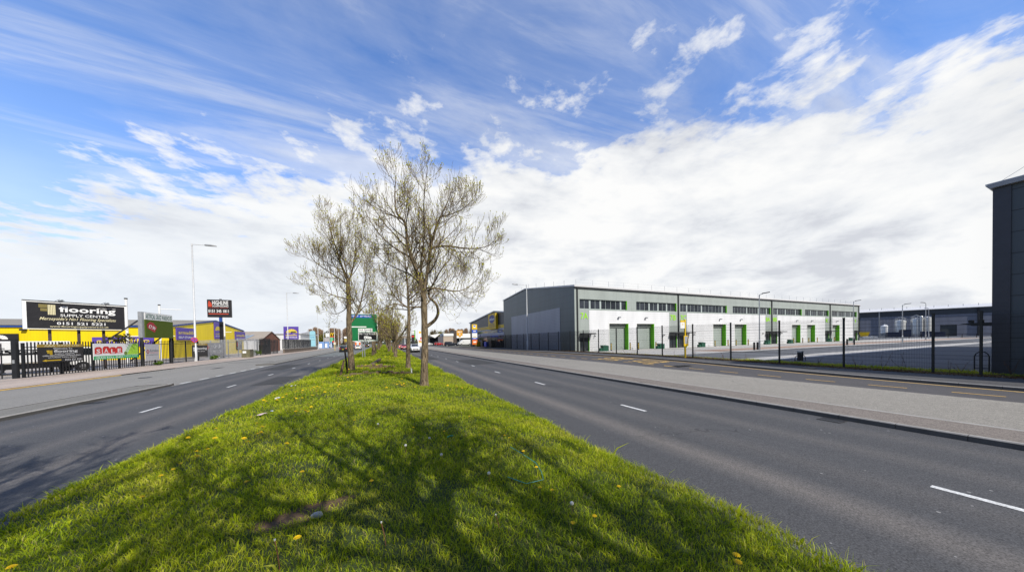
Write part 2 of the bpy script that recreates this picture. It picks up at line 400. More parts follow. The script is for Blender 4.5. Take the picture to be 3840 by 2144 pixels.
# left: islands, service road, pavement
def island(y0, y1, xin0, xin1):
    mb = MB()
    xi = lambda y: xin0 + (xin1-xin0)*(y-y0)/(y1-y0)
    ribbon(mb, [y0, (y0+y1)/2, y1], lambda y: (xi(y), .11), cst(-10.93, .119)); return mb
struct('verge', island(-30, 22.4, -12.2, -12.2), VERGEL); kerb('kerb', -10.82, 0, .12, -12, 22.6, -1, w=.13)
kerb('kerb', -12.33, .0, .125, -12, 22.6, 1, w=.13)
m = MB(); m.box(-12.33, -10.82, 22.6, 22.75, -.05, .122); struct('kerb', m, KERBM)
struct('verge', island(39.5, 400, -12.3, -12.3), VERGEL); kerb('kerb', -10.82, 0, .12, 39.5, 400, -1, w=.13)
m = MB(); m.box(-12.4, -10.82, 39.3, 39.5, -.05, .122); struct('kerb', m, KERBM)
kerb('kerb', -12.43, 0, .122, 39.5, 400, 1, w=.13)
m = MB(); ribbon(m, [-30, 0, 20, 40, 60, 100, 400], cst(-18.75, .004), cst(-12.2, .006)); struct('road', m, SERVL)
m = MB(); ribbon(m, [22.4, 30, 39.5], cst(-12.4, .0035), cst(-10.7, .0035)); struct('road', m, SERVL)
PL = [(-30, -18.7), (30, -18.9), (44, -18.9), (60, -18.6), (85, -18.6), (400, -18.6)]
m = MB(); ribbon(m, [-30, 0, 20, 34, 50, 70, 90, 120, 400], lambda y: (-27 if y < 33 else -23.9 if y < 56 else -22.0, .10), lambda y: (lerp_tab(PL, y)-.1, .045)); struct('pavement', m, PAVEL)
kerb('kerb', -18.85, -.02, .055, 40, 62, -1, w=.16)
m = MB(); m.quad((-120, -30, .085), (-23.5, -30, .085), (-21.8, 140, .085), (-120, 140, .085)); struct('yard', m, FORE)

# yard on the right
def flatpatch(name, pts, mat, dz):
    mb = MB(); mb.add([(x, y, yardz(x, y)+dz) for x, y in pts], [tuple(range(len(pts)))]); return struct(name, mb, mat)
def yardstrip(name, x0, x1, ya, yb, mat, dz):
    mb = MB()
    xs_ = [x0+(x1-x0)*i/12 for i in range(13)]
    yy = [ya+(yb-ya)*i/8 for i in range(9)]
    for a, b in zip(xs_, xs_[1:]):
        for c, d_ in zip(yy, yy[1:]):
            mb.quad(*[(x, y, yardz(x, y)+dz) for x, y in ((a, c), (b, c), (b, d_), (a, d_))])
    return struct(name, mb, mat)
yardstrip('yard', 26.5, 240, -30, 62, YARDM, -.01)
yardstrip('yard', 25.7, 160, 26.2, 35.2, CONCY, -.004)
yardstrip('yard', 37, 160, 22.2, 26.2, PAVIOR, -.004)
yardstrip('yard', 26.6, 37, 21, 26.2, CONCY, -.004)
yardstrip('kerb', 37, 160, 20.3, 22.2, CONCY, .03)
yardstrip('kerb', 27, 160, 12.7, 14.8, CONCY, .0)
# painted markings
PAINTW = asphalt('road paint', (.62, .62, .6), speck=.25, patch=.15); PAINTY = asphalt('yellow road paint', (.62, .40, .12), speck=.22, patch=.2)
m = MB()
for k in range(-1, 60):
    y = .44+6*k; m.quad((7.09, y, .005), (7.20, y, .005), (7.20, y+1, .005), (7.09, y+1, .005))
struct('road_marking', m, PAINTW)
m = MB()
for k in range(-2, 60):
    y = 14.02+6*k; m.quad((-7.57, y, .005), (-7.46, y, .005), (-7.46, y+1, .005), (-7.57, y+1, .005))
struct('road_marking', m, PAINTW)
m = MB()
for k in range(7): y = 23.5+2*k; m.quad((-10.98, y, .009), (-10.83, y, .009), (-10.83, y+1, .009), (-10.98, y+1, .009))
struct('road_marking', m, PAINTW)
m = MB()
bz = lambda x, y: .06+zb(y)+(zf(y)-zb(y))*(x-17.3)/(yx(y)+.4-17.3)+.006
for k in range(-3, 30):
    y = 2.3+2*k
    if y > 17.2 and y < 23: continue
    y = 2.3+1.97*k; x = 18.42+.25*sstep(8, 20, y)+.2*sstep(30, 50, y)
    m.quad(*[(a, b, bz(a, b)) for a, b in ((x, y), (x+.11, y), (x+.11, y+1), (x, y+1))])
for y in (14.2, 16.1, 18.2, 20.4, 22.4): m.quad(*[(a, b, bz(a, b)) for a, b in ((18.7, y), (18.81, y), (18.81, y+1), (18.7, y+1))])
struct('road_marking', m, PAINTY)
m = MB(); ribbon(m, YR, lambda y: (yx(y)-.06, bz(yx(y), y)), lambda y: (yx(y)+.09, bz(yx(y)+.1, y))); struct('road_marking', m, PAINTY)
m = MB(); ribbon(m, [-10, 0, 10, 20, 26, 33], cst(-18.72, .055), cst(-18.58, .02)); struct('road_marking', m, PAINTY)
m = MB()
for txt, ya, yb in (('BUS', 20.4, 23.2), ('STOP', 16.6, 19.4)):
    q = MB(); put_text(q, txt, 0, 1, 0, 1, 0, bold=.01)
    m.add([(21.3-u*2.2, yb-v*(yb-ya), bz(21.3-u*2.2, yb-v*(yb-ya))+.002) for u, _, v in q.v], [tuple(f) for f in q.f])
struct('road_marking', m, PAINTY)

# ------------------------------------------------------------------ grass median
def mz(x, y):
    c = (x-(-.3))/4.4
    h = .42*max(0, 1-c*c)**.8 + .03
    return h + .03*math.sin(x*1.7+y*.9)+.025*math.sin(x*.8-y*1.3+1)
turf = bpy.data.materials.new('turf'); tt, bb = nt(turf); p_ = worldpos(tt)
n1_ = noise_(tt, p_, 1.1, 5, .6); n2_ = noise_(tt, p_, 30, 4, .7)
ca = ramp_(tt, n2_, [(.3, (.018, .026, .005)), (.55, (.05, .075, .010)), (.75, (.11, .13, .02))])
# worn bare patch
sep = tt.nodes.new('ShaderNodeSeparateXYZ'); tt.links.new(p_, sep.inputs[0])
BARE = [(-.92, 3.50, .24, .15, 0), (-.66, 3.62, .24, .13, 0), (-.42, 3.72, .10, .07, 0), (2.45, 12.9, .5, .25, 0)]
tot = None
for bx_, by_, rx_, ry_, a_ in BARE:
    dx = math_(tt, 'SUBTRACT', sep.outputs[0], bx_); dy = math_(tt, 'SUBTRACT', sep.outputs[1], by_)
    q = math_(tt, 'ADD', math_(tt, 'POWER', math_(tt, 'ABSOLUTE', math_(tt, 'DIVIDE', dx, rx_)), 2), math_(tt, 'POWER', math_(tt, 'ABSOLUTE', math_(tt, 'DIVIDE', dy, ry_)), 2))
    e = ramp_(tt, math_(tt, 'ADD', q, math_(tt, 'MULTIPLY', noise_(tt, p_, 11, 4, .7), 2.2)), [(.32*1, 1.0), (.55, .0)]) if False else ramp_(tt, math_(tt, 'MULTIPLY', math_(tt, 'ADD', q, math_(tt, 'MULTIPLY', noise_(tt, p_, 11, 4, .7), 2.0)), .25), [(.44, 1.0), (.60, .0)]); tot = e if tot is None else math_(tt, 'MAXIMUM', tot, e)
ca = mix_(tt, tot, ca, mix_(tt, n2_, (.02, .012, .007), (.20, .12, .065)))
tt.links.new(ca, bb.inputs['Base Color']); bb.inputs['Roughness'].default_value = 1; bump_(tt, bb, n2_, .8, .03)
m = MB()
ysm = [-14+.5*i for i in range(92)]+[34+2*i for i in range(34)]+[110, 130, 160, 220, 300, 500, 900]
xsm = [ED_L-.1+.38*i for i in range(24)]; xsm = [q*(ED_R-ED_L+.2)/(xsm[-1]-xsm[0]) + (ED_L-.1 - xsm[0]*(ED_R-ED_L+.2)/(xsm[-1]-xsm[0])) for q in xsm]
k = len(xsm)
vs = [(x, y, mz(x, y) if 0 < i < k-1 else -.02) for y in ysm for i, x in enumerate(xsm)]
m.add(vs, [(j*k+i, j*k+i+1, (j+1)*k+i+1, (j+1)*k+i) for j in range(len(ysm)-1) for i in range(k-1)])
struct('ground', m, turf, 180)

def grass_mat(name, a, b_, c_, dry):
    m = bpy.data.materials.new(name); t, b = nt(m)
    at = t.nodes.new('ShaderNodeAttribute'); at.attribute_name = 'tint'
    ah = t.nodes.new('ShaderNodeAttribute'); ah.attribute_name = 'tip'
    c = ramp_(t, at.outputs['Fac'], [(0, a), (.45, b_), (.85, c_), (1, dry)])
    c = mix_(t, ah.outputs['Fac'], mix_(t, 1.0, c, (.20, .23, .10), 'MULTIPLY'), c)  # roots darkened in colour for the shade between blades
    t.links.new(c, b.inputs['Base Color']); b.inputs['Roughness'].default_value = .55; b.inputs['Specular IOR Level'].default_value = .25
    tr = t.nodes.new('ShaderNodeBsdfTranslucent'); t.links.new(c, tr.inputs['Color'])
    ms = t.nodes.new('ShaderNodeMixShader'); ms.inputs[0].default_value = .42
    t.links.new(b.outputs[0], ms.inputs[1]); t.links.new(tr.outputs[0], ms.inputs[2])
    t.links.new(ms.outputs[0], t.nodes['Material Output'].inputs['Surface']); return m
GRASS = grass_mat('grass blades', (.12, .21, .008), (.47, .60, .012), (.74, .77, .025), (.62, .52, .20))
rng = np.random.default_rng(11)
def vnoise(x, y, s):
    return (np.sin(x*s*1.3+y*s*.7+1.1)+np.sin(x*s*-.9+y*s*1.7+2.3)+np.sin(x*s*2.1+y*s*2.6+.4)*.6+np.sin(x*s*3.7-y*s*3.1)*.4)/3
def grass(name, zones, hfun, label=None, mat=GRASS, xl=None, dark=0):
    V, F3, F4, TI, TP = [], [], [], [], []
    base = 0
    for (x0, x1, y0, y1, den, hh, ww) in zones:
        n = int((x1-x0)*(y1-y0)*den)
        x = rng.uniform(x0, x1, n); y = rng.uniform(y0, y1, n)
        cl = vnoise(x, y, 1.6)*.6 + vnoise(x, y, 5.0)*.55
        keep = rng.random(n) < np.clip(.75+cl*.55, .2, 1)
        if xl is not None: keep &= xl(x, y)
        x, y, cl = x[keep], y[keep], cl[keep]; n = len(x)
        z = hfun(x, y)
        edge = np.clip(1-np.minimum(np.abs(x-x0), np.abs(x1-x))/.35, 0, 1)
        h = hh*(rng.gamma(5, .2, n)*.75+.3)*(1+.5*cl*.6)*(1+.45*edge)
        long_ = rng.random(n) < .012; h = np.where(long_, h*2.1, h)
        a = rng.uniform(0, 2*np.pi, n); ca_, sa_ = np.cos(a), np.sin(a)
        lean = rng.uniform(.35, 1.5, n)*h; la = rng.uniform(0, 2*np.pi, n)+.6*np.sin(x*.9+y*1.3)
        lx, ly = np.cos(la)*lean, np.sin(la)*lean
        wd = ww*rng.uniform(.6, 1.3, n)
        b0 = np.stack([x-ca_*wd, y-sa_*wd, z-.02], 1); b1 = np.stack([x+ca_*wd, y+sa_*wd, z-.02], 1)
        m0 = np.stack([x-ca_*wd*.8+lx*.35, y-sa_*wd*.8+ly*.35, z+h*.6], 1); m1 = np.stack([x+ca_*wd*.8+lx*.35, y+sa_*wd*.8+ly*.35, z+h*.6], 1)
        tp = np.stack([x+lx, y+ly, z+h*.95], 1)
        v = np.stack([b0, b1, m0, m1, tp], 1).reshape(-1, 3)
        idx = base+5*np.arange(n)
        F4.append(np.stack([idx, idx+1, idx+3, idx+2], 1)); F3.append(np.stack([idx+2, idx+3, idx+4], 1))
        ti = np.clip(.56+.26*vnoise(x, y, .9)+.24*vnoise(x, y, 3.1)+.12*vnoise(x, y, 9.0)+rng.normal(0, .2, n)-dark, 0, .9)
        ti = np.where(rng.random(n) < .04, 1.0, ti)
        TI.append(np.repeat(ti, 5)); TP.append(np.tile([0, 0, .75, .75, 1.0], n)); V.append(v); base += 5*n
    V = np.concatenate(V); F4 = np.concatenate(F4); F3 = np.concatenate(F3); TI = np.concatenate(TI); TP = np.concatenate(TP)
    me = bpy.data.meshes.new(name); nv, n4_, n3_ = len(V), len(F4), len(F3)
    me.vertices.add(nv); me.vertices.foreach_set('co', V.astype(np.float32).ravel())
    me.loops.add(n4_*4+n3_*3); me.polygons.add(n4_+n3_)
    me.loops.foreach_set('vertex_index', np.concatenate([F4.ravel(), F3.ravel()]).astype(np.int32))
    me.polygons.foreach_set('loop_start', np.concatenate([np.arange(n4_)*4, n4_*4+np.arange(n3_)*3]).astype(np.int32))
    me.update(calc_edges=True)
    for nm, dat in (('tint', TI), ('tip', TP)):
        at = me.attributes.new(nm, 'FLOAT', 'POINT'); at.data.foreach_set('value', dat.astype(np.float32))
    me.materials.append(mat); o = bpy.data.objects.new(name, me); col.objects.link(o)
    return tag(o, label, 'grass' if label else None, kind='stuff')
def mz_np(x, y):
    c = (x+.3)/4.4; return .42*np.maximum(0, 1-c*c)**.8+.03+.03*np.sin(x*1.7+y*.9)+.025*np.sin(x*.8-y*1.3+1)
def notbare(x, y):
    k = np.ones(len(x), bool)
    for bx_, by_, rx_, ry_, a_ in BARE: k &= ((x-bx_)/rx_)**2+((y-by_)/ry_)**2 > .25+1.3*rng.random(len(x))*np.clip(.6+vnoise(x, y, 14.0), 0, 1.3)
    return k
L_, R_ = ED_L, ED_R
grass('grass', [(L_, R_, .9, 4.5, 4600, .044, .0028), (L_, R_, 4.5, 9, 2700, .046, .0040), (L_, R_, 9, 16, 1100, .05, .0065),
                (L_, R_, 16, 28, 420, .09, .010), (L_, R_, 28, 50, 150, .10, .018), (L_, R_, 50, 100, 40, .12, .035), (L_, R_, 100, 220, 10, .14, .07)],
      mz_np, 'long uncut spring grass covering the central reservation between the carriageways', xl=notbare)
grass('weed_leaves', [(L_, R_, .9, 6, 26, .075, .013), (L_, R_, 6, 18, 14, .075, .014)], mz_np, 'broad dandelion and plantain leaves scattered through the near grass', xl=lambda x, y: (vnoise(x, y, 1.1) > .25) & notbare(x, y), dark=-.12)
def rz_np(x, y):
    q = np.clip((y-5)/17, 0, 1); return .22+.12*q*q*(3-2*q)
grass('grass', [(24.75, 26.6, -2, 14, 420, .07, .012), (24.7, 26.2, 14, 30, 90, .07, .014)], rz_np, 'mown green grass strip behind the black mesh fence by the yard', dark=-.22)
LEAFB = grass_mat('dead leaves', (.12, .06, .03), (.24, .14, .07), (.32, .21, .11), (.42, .32, .19))
def litter_z(x, y): q = np.clip((y-5)/17, 0, 1); return .215+.2*q*q*(3-2*q)
grass('leaf_litter', [(23.95, 24.75, -2, 40, 420, .04, .022)], litter_z, 'brown dead leaves and twigs drifted along the foot of the mesh fence', mat=LEAFB)

# road repairs, gratings and covers
STAINM = asphalt('dark road repair', (.05, .049, .048), speck=.2); IRON = flat('cast iron', (.05, .047, .045), .6, .4, var=.3, scale=20)
def patch(x0, x1, y0, y1, z, mat=STAINM):
    mb = MB(); mb.quad((x0, y0, z), (x1, y0, z), (x1, y1, z), (x0, y1, z)); return struct('road', mb, mat)
patch(7.35, 9.9, 26, 33.5, .004); patch(4.6, 6.2, 36, 47, .004); patch(-9.7, -7.9, 31, 38, .004); patch(-6.6, -5.2, 20, 24.5, .004)
patch(-14.9, -14.45, 36.5, 38.3, .011); patch(-17.5, -13, 47, 47.5, .011)
patch(18.6, 20.0, 13.9, 14.5, .175)
for i, (x, y, z, lab) in enumerate(((10.48, 3.6, .004, 'iron gully grating against the right kerb, nearest one'), (10.48, 19.2, .004, 'iron gully grating against the right kerb, second one'), (10.48, 44, .004, 'iron gully grating against the right kerb, farthest one'), (-10.58, 17.4, .004, 'iron gully grating against the left island kerb'))):
    g_t = thing('gully_grating', lab, 'grating', (x, y, z), 0, 'gully gratings along the kerbs')
    q = MB(); q.box(-.22, .22, -.22, .22, 0, .006); q.build('frame', IRON, g_t); q = MB()
    for k in range(7): q.box(-.19, .19, -.18+k*.055, -.155+k*.055, .0065, .010)
    q.build('grate', DKSTEEL, g_t)
for x, y, z, lab in ((-15.5, 29.5, .012, 'round iron cover in the left service road'), (22.8, 8.8, .245, 'small iron cover in the right footway')):
    g_t = thing('manhole_cover', lab, 'cover', (x, y, z)); q = MB(); q.cyl(0, 0, 0, .006, .33, 20); q.build('frame', IRON, g_t); q = MB(); q.cyl(0, 0, .0065, .009, .27, 20); q.build('lid', DKSTEEL, g_t)
# ================================================================== RIGHT SIDE
PALEPAN = clad('pale grey panel cladding', (.345, .385, .365), .95, .03, .72, 3.0, .4)
WHITEC = clad('white ribbed cladding', (.72, .73, .75), .30, .12, .74, 0, .4)
DARKPAN = clad('dark slate panel cladding', (.085, .110, .120), .95, .03, .6, 6.0, .4, vaxis=1)
INSET = clad('blue grey ribbed cladding', (.275, .295, .35), .24, .16, .72, 0, .4)
DARKPAN2 = clad('charcoal panel cladding', (.052, .068, .080), .93, .045, .2, 1.6, .45, vaxis=1)
SHUT = clad('roller shutter slats', (.36, .41, .385), .12, .14, .82, 0, .5)
SHUTTOP = flat('shutter box', (.16, .18, .17), .5)
ROOFW = flat('white roof sheet', (.62, .62, .63), .5, var=.06)
PANES = glassy('office glass', (.035, .04, .05), .06)
FRAME = flat('pale window frame', (.40, .46, .45), .5, var=.06)
DKFRAME = flat('dark door frame', (.02, .022, .025), .45)
GRNBIN = flat('green cabinet paint', (.02, .10, .06), .45, var=.15)

# ---- long trade-unit building (local = world)
Y0 = 35.0; X0, X1 = 25.2, 117.0; XF = 25.72
b7 = thing('unit_building', 'long pale grey and white row of trade units with lime numbers and shutter doors', 'building', (0, 0, 0))
EAVE, SPLIT, BASE = 9.55, 6.33, .2
wins = [(26.07, 35.1), (37.03, 46.3), (47.2, 60.2), (62.0, 75.0), (75.95, 87.6), (89.05, 100.3), (101.8, 115.7)]
WZ = (6.52, 7.93)
doors = [(31.45, 35.2), (37.05, 40.8), (55.98, 59.72), (62.48, 66.22), (83.28, 86.84), (89.8, 93.45), (102.08, 105.75)]
DZ = (BASE, 4.39)
ents = [(26.04, 27.68, 1), (44.45, 46.25, 0), (46.98, 48.82, 1), (73.05, 74.9, 0), (75.6, 77.35, 1), (98.55, 100.3, 0), (101.4, 102.0, 1), (113.95, 115.8, 0)]
ents = [e for e in ents if e[1]-e[0] > 1]
EZ = (BASE, 3.0)
whites = [(27.72, 44.4), (48.87, 72.99), (77.45, 98.4), (102.05-.02, 113.85)]
m = MB()
m.wall(XF, X1, SPLIT, EAVE, Y0, [(a, b, *WZ) for a, b in wins])
piers = []; x = XF
for a, b in whites: piers.append((x, a)); x = b
piers.append((x, X1))
for a, b in piers: m.wall(a, b, BASE-.3, SPLIT, Y0, [(p, q, *EZ) for p, q, _ in ents])
# reveals of windows (left, top, bottom) and of the entrances
for a, b in wins:
    m.quad((a, Y0, WZ[0]), (a, Y0+.3, WZ[0]), (a, Y0+.3, WZ[1]), (a, Y0, WZ[1]))
    m.quad((a, Y0, WZ[1]), (a, Y0+.3, WZ[1]), (b, Y0+.3, WZ[1]), (b, Y0, WZ[1])); m.quad((a, Y0, WZ[0]), (b, Y0, WZ[0]), (b, Y0+.3, WZ[0]), (a, Y0+.3, WZ[0]))
m.quad((X1, Y0, BASE-.3), (X1, 62, BASE-.3), (X1, 62, EAVE), (X1, Y0, EAVE)); m.quad((X0, 62, BASE-.3), (X0, 62, EAVE+1.4), (X1, 62, EAVE+1.4), (X1, 62, BASE-.3))
m.build('wall', PALEPAN, b7)
m = MB()
for a, b in whites:
    m.wall(a, b, BASE-.3, SPLIT-.004, Y0-.03, [(p, q, *DZ) for p, q in doors])
    m.quad((a, Y0-.03, BASE), (a, Y0-.03, SPLIT), (a, Y0, SPLIT), (a, Y0, BASE)); m.quad((a, Y0-.03, SPLIT-.004), (b, Y0-.03, SPLIT-.004), (b, Y0, SPLIT-.004), (a, Y0, SPLIT-.004))
    for p, q in doors:
        if a < p < b:
            m.quad((p, Y0-.03, BASE), (p, Y0+.7, BASE), (p, Y0+.7, DZ[1]), (p, Y0-.03, DZ[1])); m.quad((p, Y0-.03, DZ[1]), (p, Y0+.7, DZ[1]), (q, Y0+.7, DZ[1]), (q, Y0-.03, DZ[1]))
m.build('white_cladding', WHITEC, b7)
# gable towards the road (dark) with its ribbed panel
gp = [(Y0, BASE-.3), (Y0, 9.8), (50.7, 11.8), (62, 11.05), (62, BASE-.3)]
yp0, yp1, zp1 = 38.8, 57.6, 7.05
m = MB()
m.prismx([(Y0+.02, zp1), (Y0+.02, 9.75), (50.7, 11.75), (61.9, 11.0), (61.9, zp1)], X0, X0+.05)
m.box(X0, X0+.05, Y0+.02, yp0, BASE-.3, zp1); m.box(X0, X0+.05, yp1, 61.9, BASE-.3, zp1)
m.build('gable_wall', DARKPAN, b7)
m = MB(); m.box(X0-.03, X0+.04, yp0, yp1, BASE-.3, zp1); m.build('gable_panel', INSET, b7)
m = MB(); m.box(X0-.02, XF, Y0-.02, Y0+.02, BASE-.3, 9.56); m.build('corner_pier', PALEPAN, b7)
m = MB()
m.prismx([(Y0-.25, 9.62), (Y0-.25, 9.86), (50.7, 11.98), (62.1, 11.22), (62.1, 11.06), (50.7, 11.82)], X0-.15, X1+.15); m.build('roof', ROOFW, b7)
m = MB(); m.box(X0-.12, X1+.12, Y0-.22, Y0-.02, 9.46, 9.62); m.build('gutter', DKSTEEL, b7)
for xp in (25.62, 46.66, 75.3, 100.85, 116.75):
    m = MB(); m.box(xp-.09, xp+.09, Y0-.16, Y0-.035, BASE-.2, 9.47); m.build('downpipe', DKSTEEL, b7)
m = MB()
for k in range(31):
    x = X0+.5+3.02*k; m.box(x-.012, x+.012, Y0+.288, Y0+.312, 9.9, 10.78)
for z in (10.33, 10.76): m.box(X0+.5, X0+.5+3.02*30, Y0+.296, Y0+.304, z, z+.010)
for k in range(1, 9):
    y = Y0+.3+3*k; zz = 9.86+(2.12/15.7)*(y-Y0) if y < 50.7 else 11.98-(.76/11.4)*(y-50.7)
    m.box(X0+.48, X0+.52, y-.02, y+.02, zz, zz+.85)
m.build('safety_rail', GREYPOST, b7)
nm = [(2, 4, 8), (3, 5, 7), (2, 6, 12), (5, 9, 12), (2, 5, 9), (3, 6, 9), (4, 8, 11)]
for (a, b), wide in zip(wins, nm):
    fr = MB(); n = round((b-a)/1.02); st = (b-a-.12)/n
    for k in range(n+1):
        x = a+k*st; wd = .30 if k in wide else .05
        fr.box(x-wd/2 if k else a, x+wd/2 if k < n else b-.12, Y0+.22, Y0+.27, WZ[0]+.06, WZ[1]-.06)
    fr.box(a, b-.12, Y0+.221, Y0+.271, WZ[0], WZ[0]+.06); fr.box(a, b-.12, Y0+.221, Y0+.271, WZ[1]-.06, WZ[1])
    f = fr.build('window', FRAME, b7)
    q = MB(); q.quad((a, Y0+.26, WZ[0]+.05), (b, Y0+.26, WZ[0]+.05), (b, Y0+.26, WZ[1]-.05), (a, Y0+.26, WZ[1]-.05)); q.build('pane', PANES, f)
    q = MB(); q.box(b-.12, b-.002, Y0-.004, Y0+.3, WZ[0]+.004, WZ[1]-.004); q.build('side_reveal', GREENREV, f)
for a, b in doors:
    q = MB(); q.quad((a, Y0+.66, BASE), (b, Y0+.66, BASE), (b, Y0+.66, 3.85), (a, Y0+.66, 3.85)); f = q.build('shutter_door', SHUT, b7)
    q = MB(); q.box(a, b, Y0+.45, Y0+.68, 3.85, DZ[1]); q.build('shutter_box', SHUTTOP, f)
    q = MB(); q.box(b-.02, b+.03, Y0-.045, Y0+.68, BASE, DZ[1]+.02); q.box(b+.03, b+.10, Y0-.05, Y0-.032, BASE, DZ[1]+.06); q.build('side_reveal', GREENREV, f)
    q = MB(); q.box(a-.12, b+.03, Y0-.06, Y0-.032, DZ[1]+.02, DZ[1]+.14); q.box(a-.12, a-.002, Y0-.06, Y0-.032, BASE, DZ[1]+.02); q.build('door_trim', WHITE, f)
for a, b, right in ents:
    q = MB(); q.box(a, a+.07, Y0+.06, Y0+.13, BASE, EZ[1]); q.box(b-.07, b, Y0+.06, Y0+.13, BASE, EZ[1]); q.box((a+b)/2-.05, (a+b)/2+.05, Y0+.06, Y0+.13, BASE, 2.25)
    q.box(a, b, Y0+.05, Y0+.14, 2.25, 2.33); f = q.build('entrance_door', DKFRAME, b7)
    g = MB(); g.quad((a, Y0+.1, BASE), (b, Y0+.1, BASE), (b, Y0+.1, 2.25), (a, Y0+.1, 2.25)); g.build('pane', GLASS, f)
    g = MB(); g.quad((a, Y0+.12, 2.33), (b, Y0+.12, 2.33), (b, Y0+.12, EZ[1]), (a, Y0+.12, EZ[1])); g.build('fascia', SHUTTOP, f)
    g = MB(); g.box(b-.06, b+.02, Y0-.04, Y0+.06, BASE, 2.3); g.build('side_reveal', GREENREV, f)
for a, b in ((26.0, 28.1), (44.4, 49.6), (73.0, 78.9), (98.5, 101.9), (113.9, 117.6)):
    q = MB(); q.box(a, b, Y0-1.1, Y0-.04, 2.80, 2.95); q.build('canopy', DKSTEEL, b7)
for s_, xa, xb in (('7A', 26.22, 27.5), ('7B', 44.68, 46.1), ('7C', 47.25, 48.65), ('8A', 73.15, 74.68), ('8B', 75.82, 77.3), ('8C', 98.7, 100.1), ('9', 114.4, 115.2)):
    q = MB(); put_text(q, s_, xa, xb, 5.02, 5.92, Y0-.04 if True else 0, bold=.035); o = q.build('unit_number', LIME, b7)
for xq in (33.3, 38.95, 57.94, 64.4, 85.2, 91.75, 104.2):
    q = MB(); q.box(xq-.18, xq+.18, Y0-.40, Y0-.12, 5.25, 5.45, bev=.04); q.box(xq-.05, xq+.05, Y0-.14, Y0-.03, 5.33, 5.40); q.build('floodlight', GREYPOST, b7)
for xq in (28.6, 43.0, 50.6, 71.8, 78.8):
    q = MB(); q.box(xq-.05, xq+.05, Y0-.35, Y0-.03, 2.45, 2.56); q.tube([(xq, Y0-.03, 2.7), (xq, Y0-.2, 2.66), (xq, Y0-.2, 2.5)], .025, 5); q.build('camera_unit', DKSTEEL, b7)

# ---- bollards, cabinets and bins in the yard
def bollard(x, lab):
    t = thing('bollard', lab, 'bollard', (x, 34.0, yardz(x, 34)), 0, 'striped bollards guarding the shutter doors')
    q = MB(); q.cyl(0, 0, -.05, 1.12, .085, 12); q.build('post', BLACK, t)
    for z in (.22, .52, .82):
        q = MB(); q.cyl(0, 0, z, z+.14, .088, 12); q.build('band', YELLOW, t)
    return t
nm = ['first shutter door from the road', 'second shutter door from the road', 'third shutter door from the road', 'fourth shutter door from the road', 'fifth shutter door from the road', 'sixth shutter door from the road', 'last shutter door of the row']
bx_ = [(30.9, 0, 'left'), (34.6+1.0, 0, 'right'), (36.5, 1, 'left'), (41.2, 1, 'right'), (55.0, 2, 'left'), (59.9, 2, 'right'), (61.5, 3, 'left'), (66.6, 3, 'right'), (81.7, 4, 'left'), (87.5, 4, 'right'), (89.0, 5, 'left'), (94, 5, 'right'), (100.3+1, 6, 'left')]
bx_ = [(30.9, 0, 'left'), (34.62, 0, 'right'), (36.34, 1, 'left'), (40.11, 1, 'right'), (54.96, 2, 'left'), (58.76, 2, 'right'), (61.22, 3, 'left'), (65.07, 3, 'right'), (81.65, 4, 'left'), (85.47, 4, 'right'), (88.1, 5, 'left'), (91.96, 5, 'right'), (100.28, 6, 'left')]
for x, k, sd in bx_: bollard(x, 'black and yellow bollard at the %s edge of the %s' % (sd, nm[k]))
def cabinet(x, y, lab):
    t = thing('meter_cabinet', lab, 'cabinet', (x, y, yardz(x, y)), 0, 'green meter cabinets along the unit front')
    q = MB(); q.box(-.5, .5, -.3, .3, -.05, .72, bev=.03); q.build('body', GRNBIN, t)
    q = MB(); q.prismx([(-.34, .722), (.34, .722), (.34, .86), (-.34, .76)], -.55, .55); q.build('lid', GRNBIN, t)
    q = MB(); q.box(-.95, -.52, -.22, .22, -.05, .45, bev=.03); q.build('side_box', GRNBIN, t)
for x, lab in ((29.4, 'green metal cabinet standing by the wall just past unit 7A'), (40.85, 'green metal cabinet between the second shutter door and unit 7B'), (50.9, 'green metal cabinet standing by the wall just past unit 7C'), (71.0, 'green metal cabinet by the wall just before unit 8A'), (79.6, 'green metal cabinet by the wall just past unit 8B'), (96.9, 'green metal cabinet by the wall just before unit 8C'), (108.3, 'green metal cabinet by the wall past the last shutter door')):
    cabinet(x, 33.7, lab)
def yard_post(x, y, lab):
    t = thing('bollard', lab, 'bollard', (x, y, yardz(x, y)), 0, 'plain black bollards on the yard kerb')
    q = MB(); q.cyl(0, 0, -.05, .92, .10, 12); q.build('post', BLACK, t); q = MB(); q.tube([(0, 0, .92), (0, 0, .98), (0, 0, 1.0)], [.11, .11, .07], 12); q.build('cap', DKSTEEL, t)
yard_post(42.4, 21.5, 'plain black bollard left of the yard lamp in front of unit 8A'); yard_post(43.7, 21.8, 'plain black bollard right of the yard lamp in front of unit 8A')
yard_post(68.3, 21.7, 'left of two plain black bollards on the far part of the yard kerb'); yard_post(69.5, 21.3, 'right of two plain black bollards on the far part of the yard kerb')
def yard_lamp(x, y, h, lab, rz=R(-60)):
    t = thing('yard_lamp', lab, 'street lamp', (x, y, yardz(x, y)), 0, 'slim yard lamps')
    q = MB(); q.tube([(0, 0, 0), (0, 0, 1.2), (0, 0, 1.25), (0, 0, h)], [.10, .10, .065, .05], 10); q.build('column', GALV, t)
    q = MB(); q.tube([(0, 0, h), (math.cos(rz)*.35, math.sin(rz)*.35, h+.12)], .04, 6)
    c_, s_ = math.cos(rz), math.sin(rz)
    q2 = MB(); q2.box(.25, 1.0, -.16, .16, -.04, .05, bev=.02); q2.v = [(a*c_-b*s_, a*s_+b*c_, c+h+.12+a*.12) for a, b, c in q2.v]
    q.build('arm', GALV, t); q2.build('lamp_head', DKSTEEL, t)
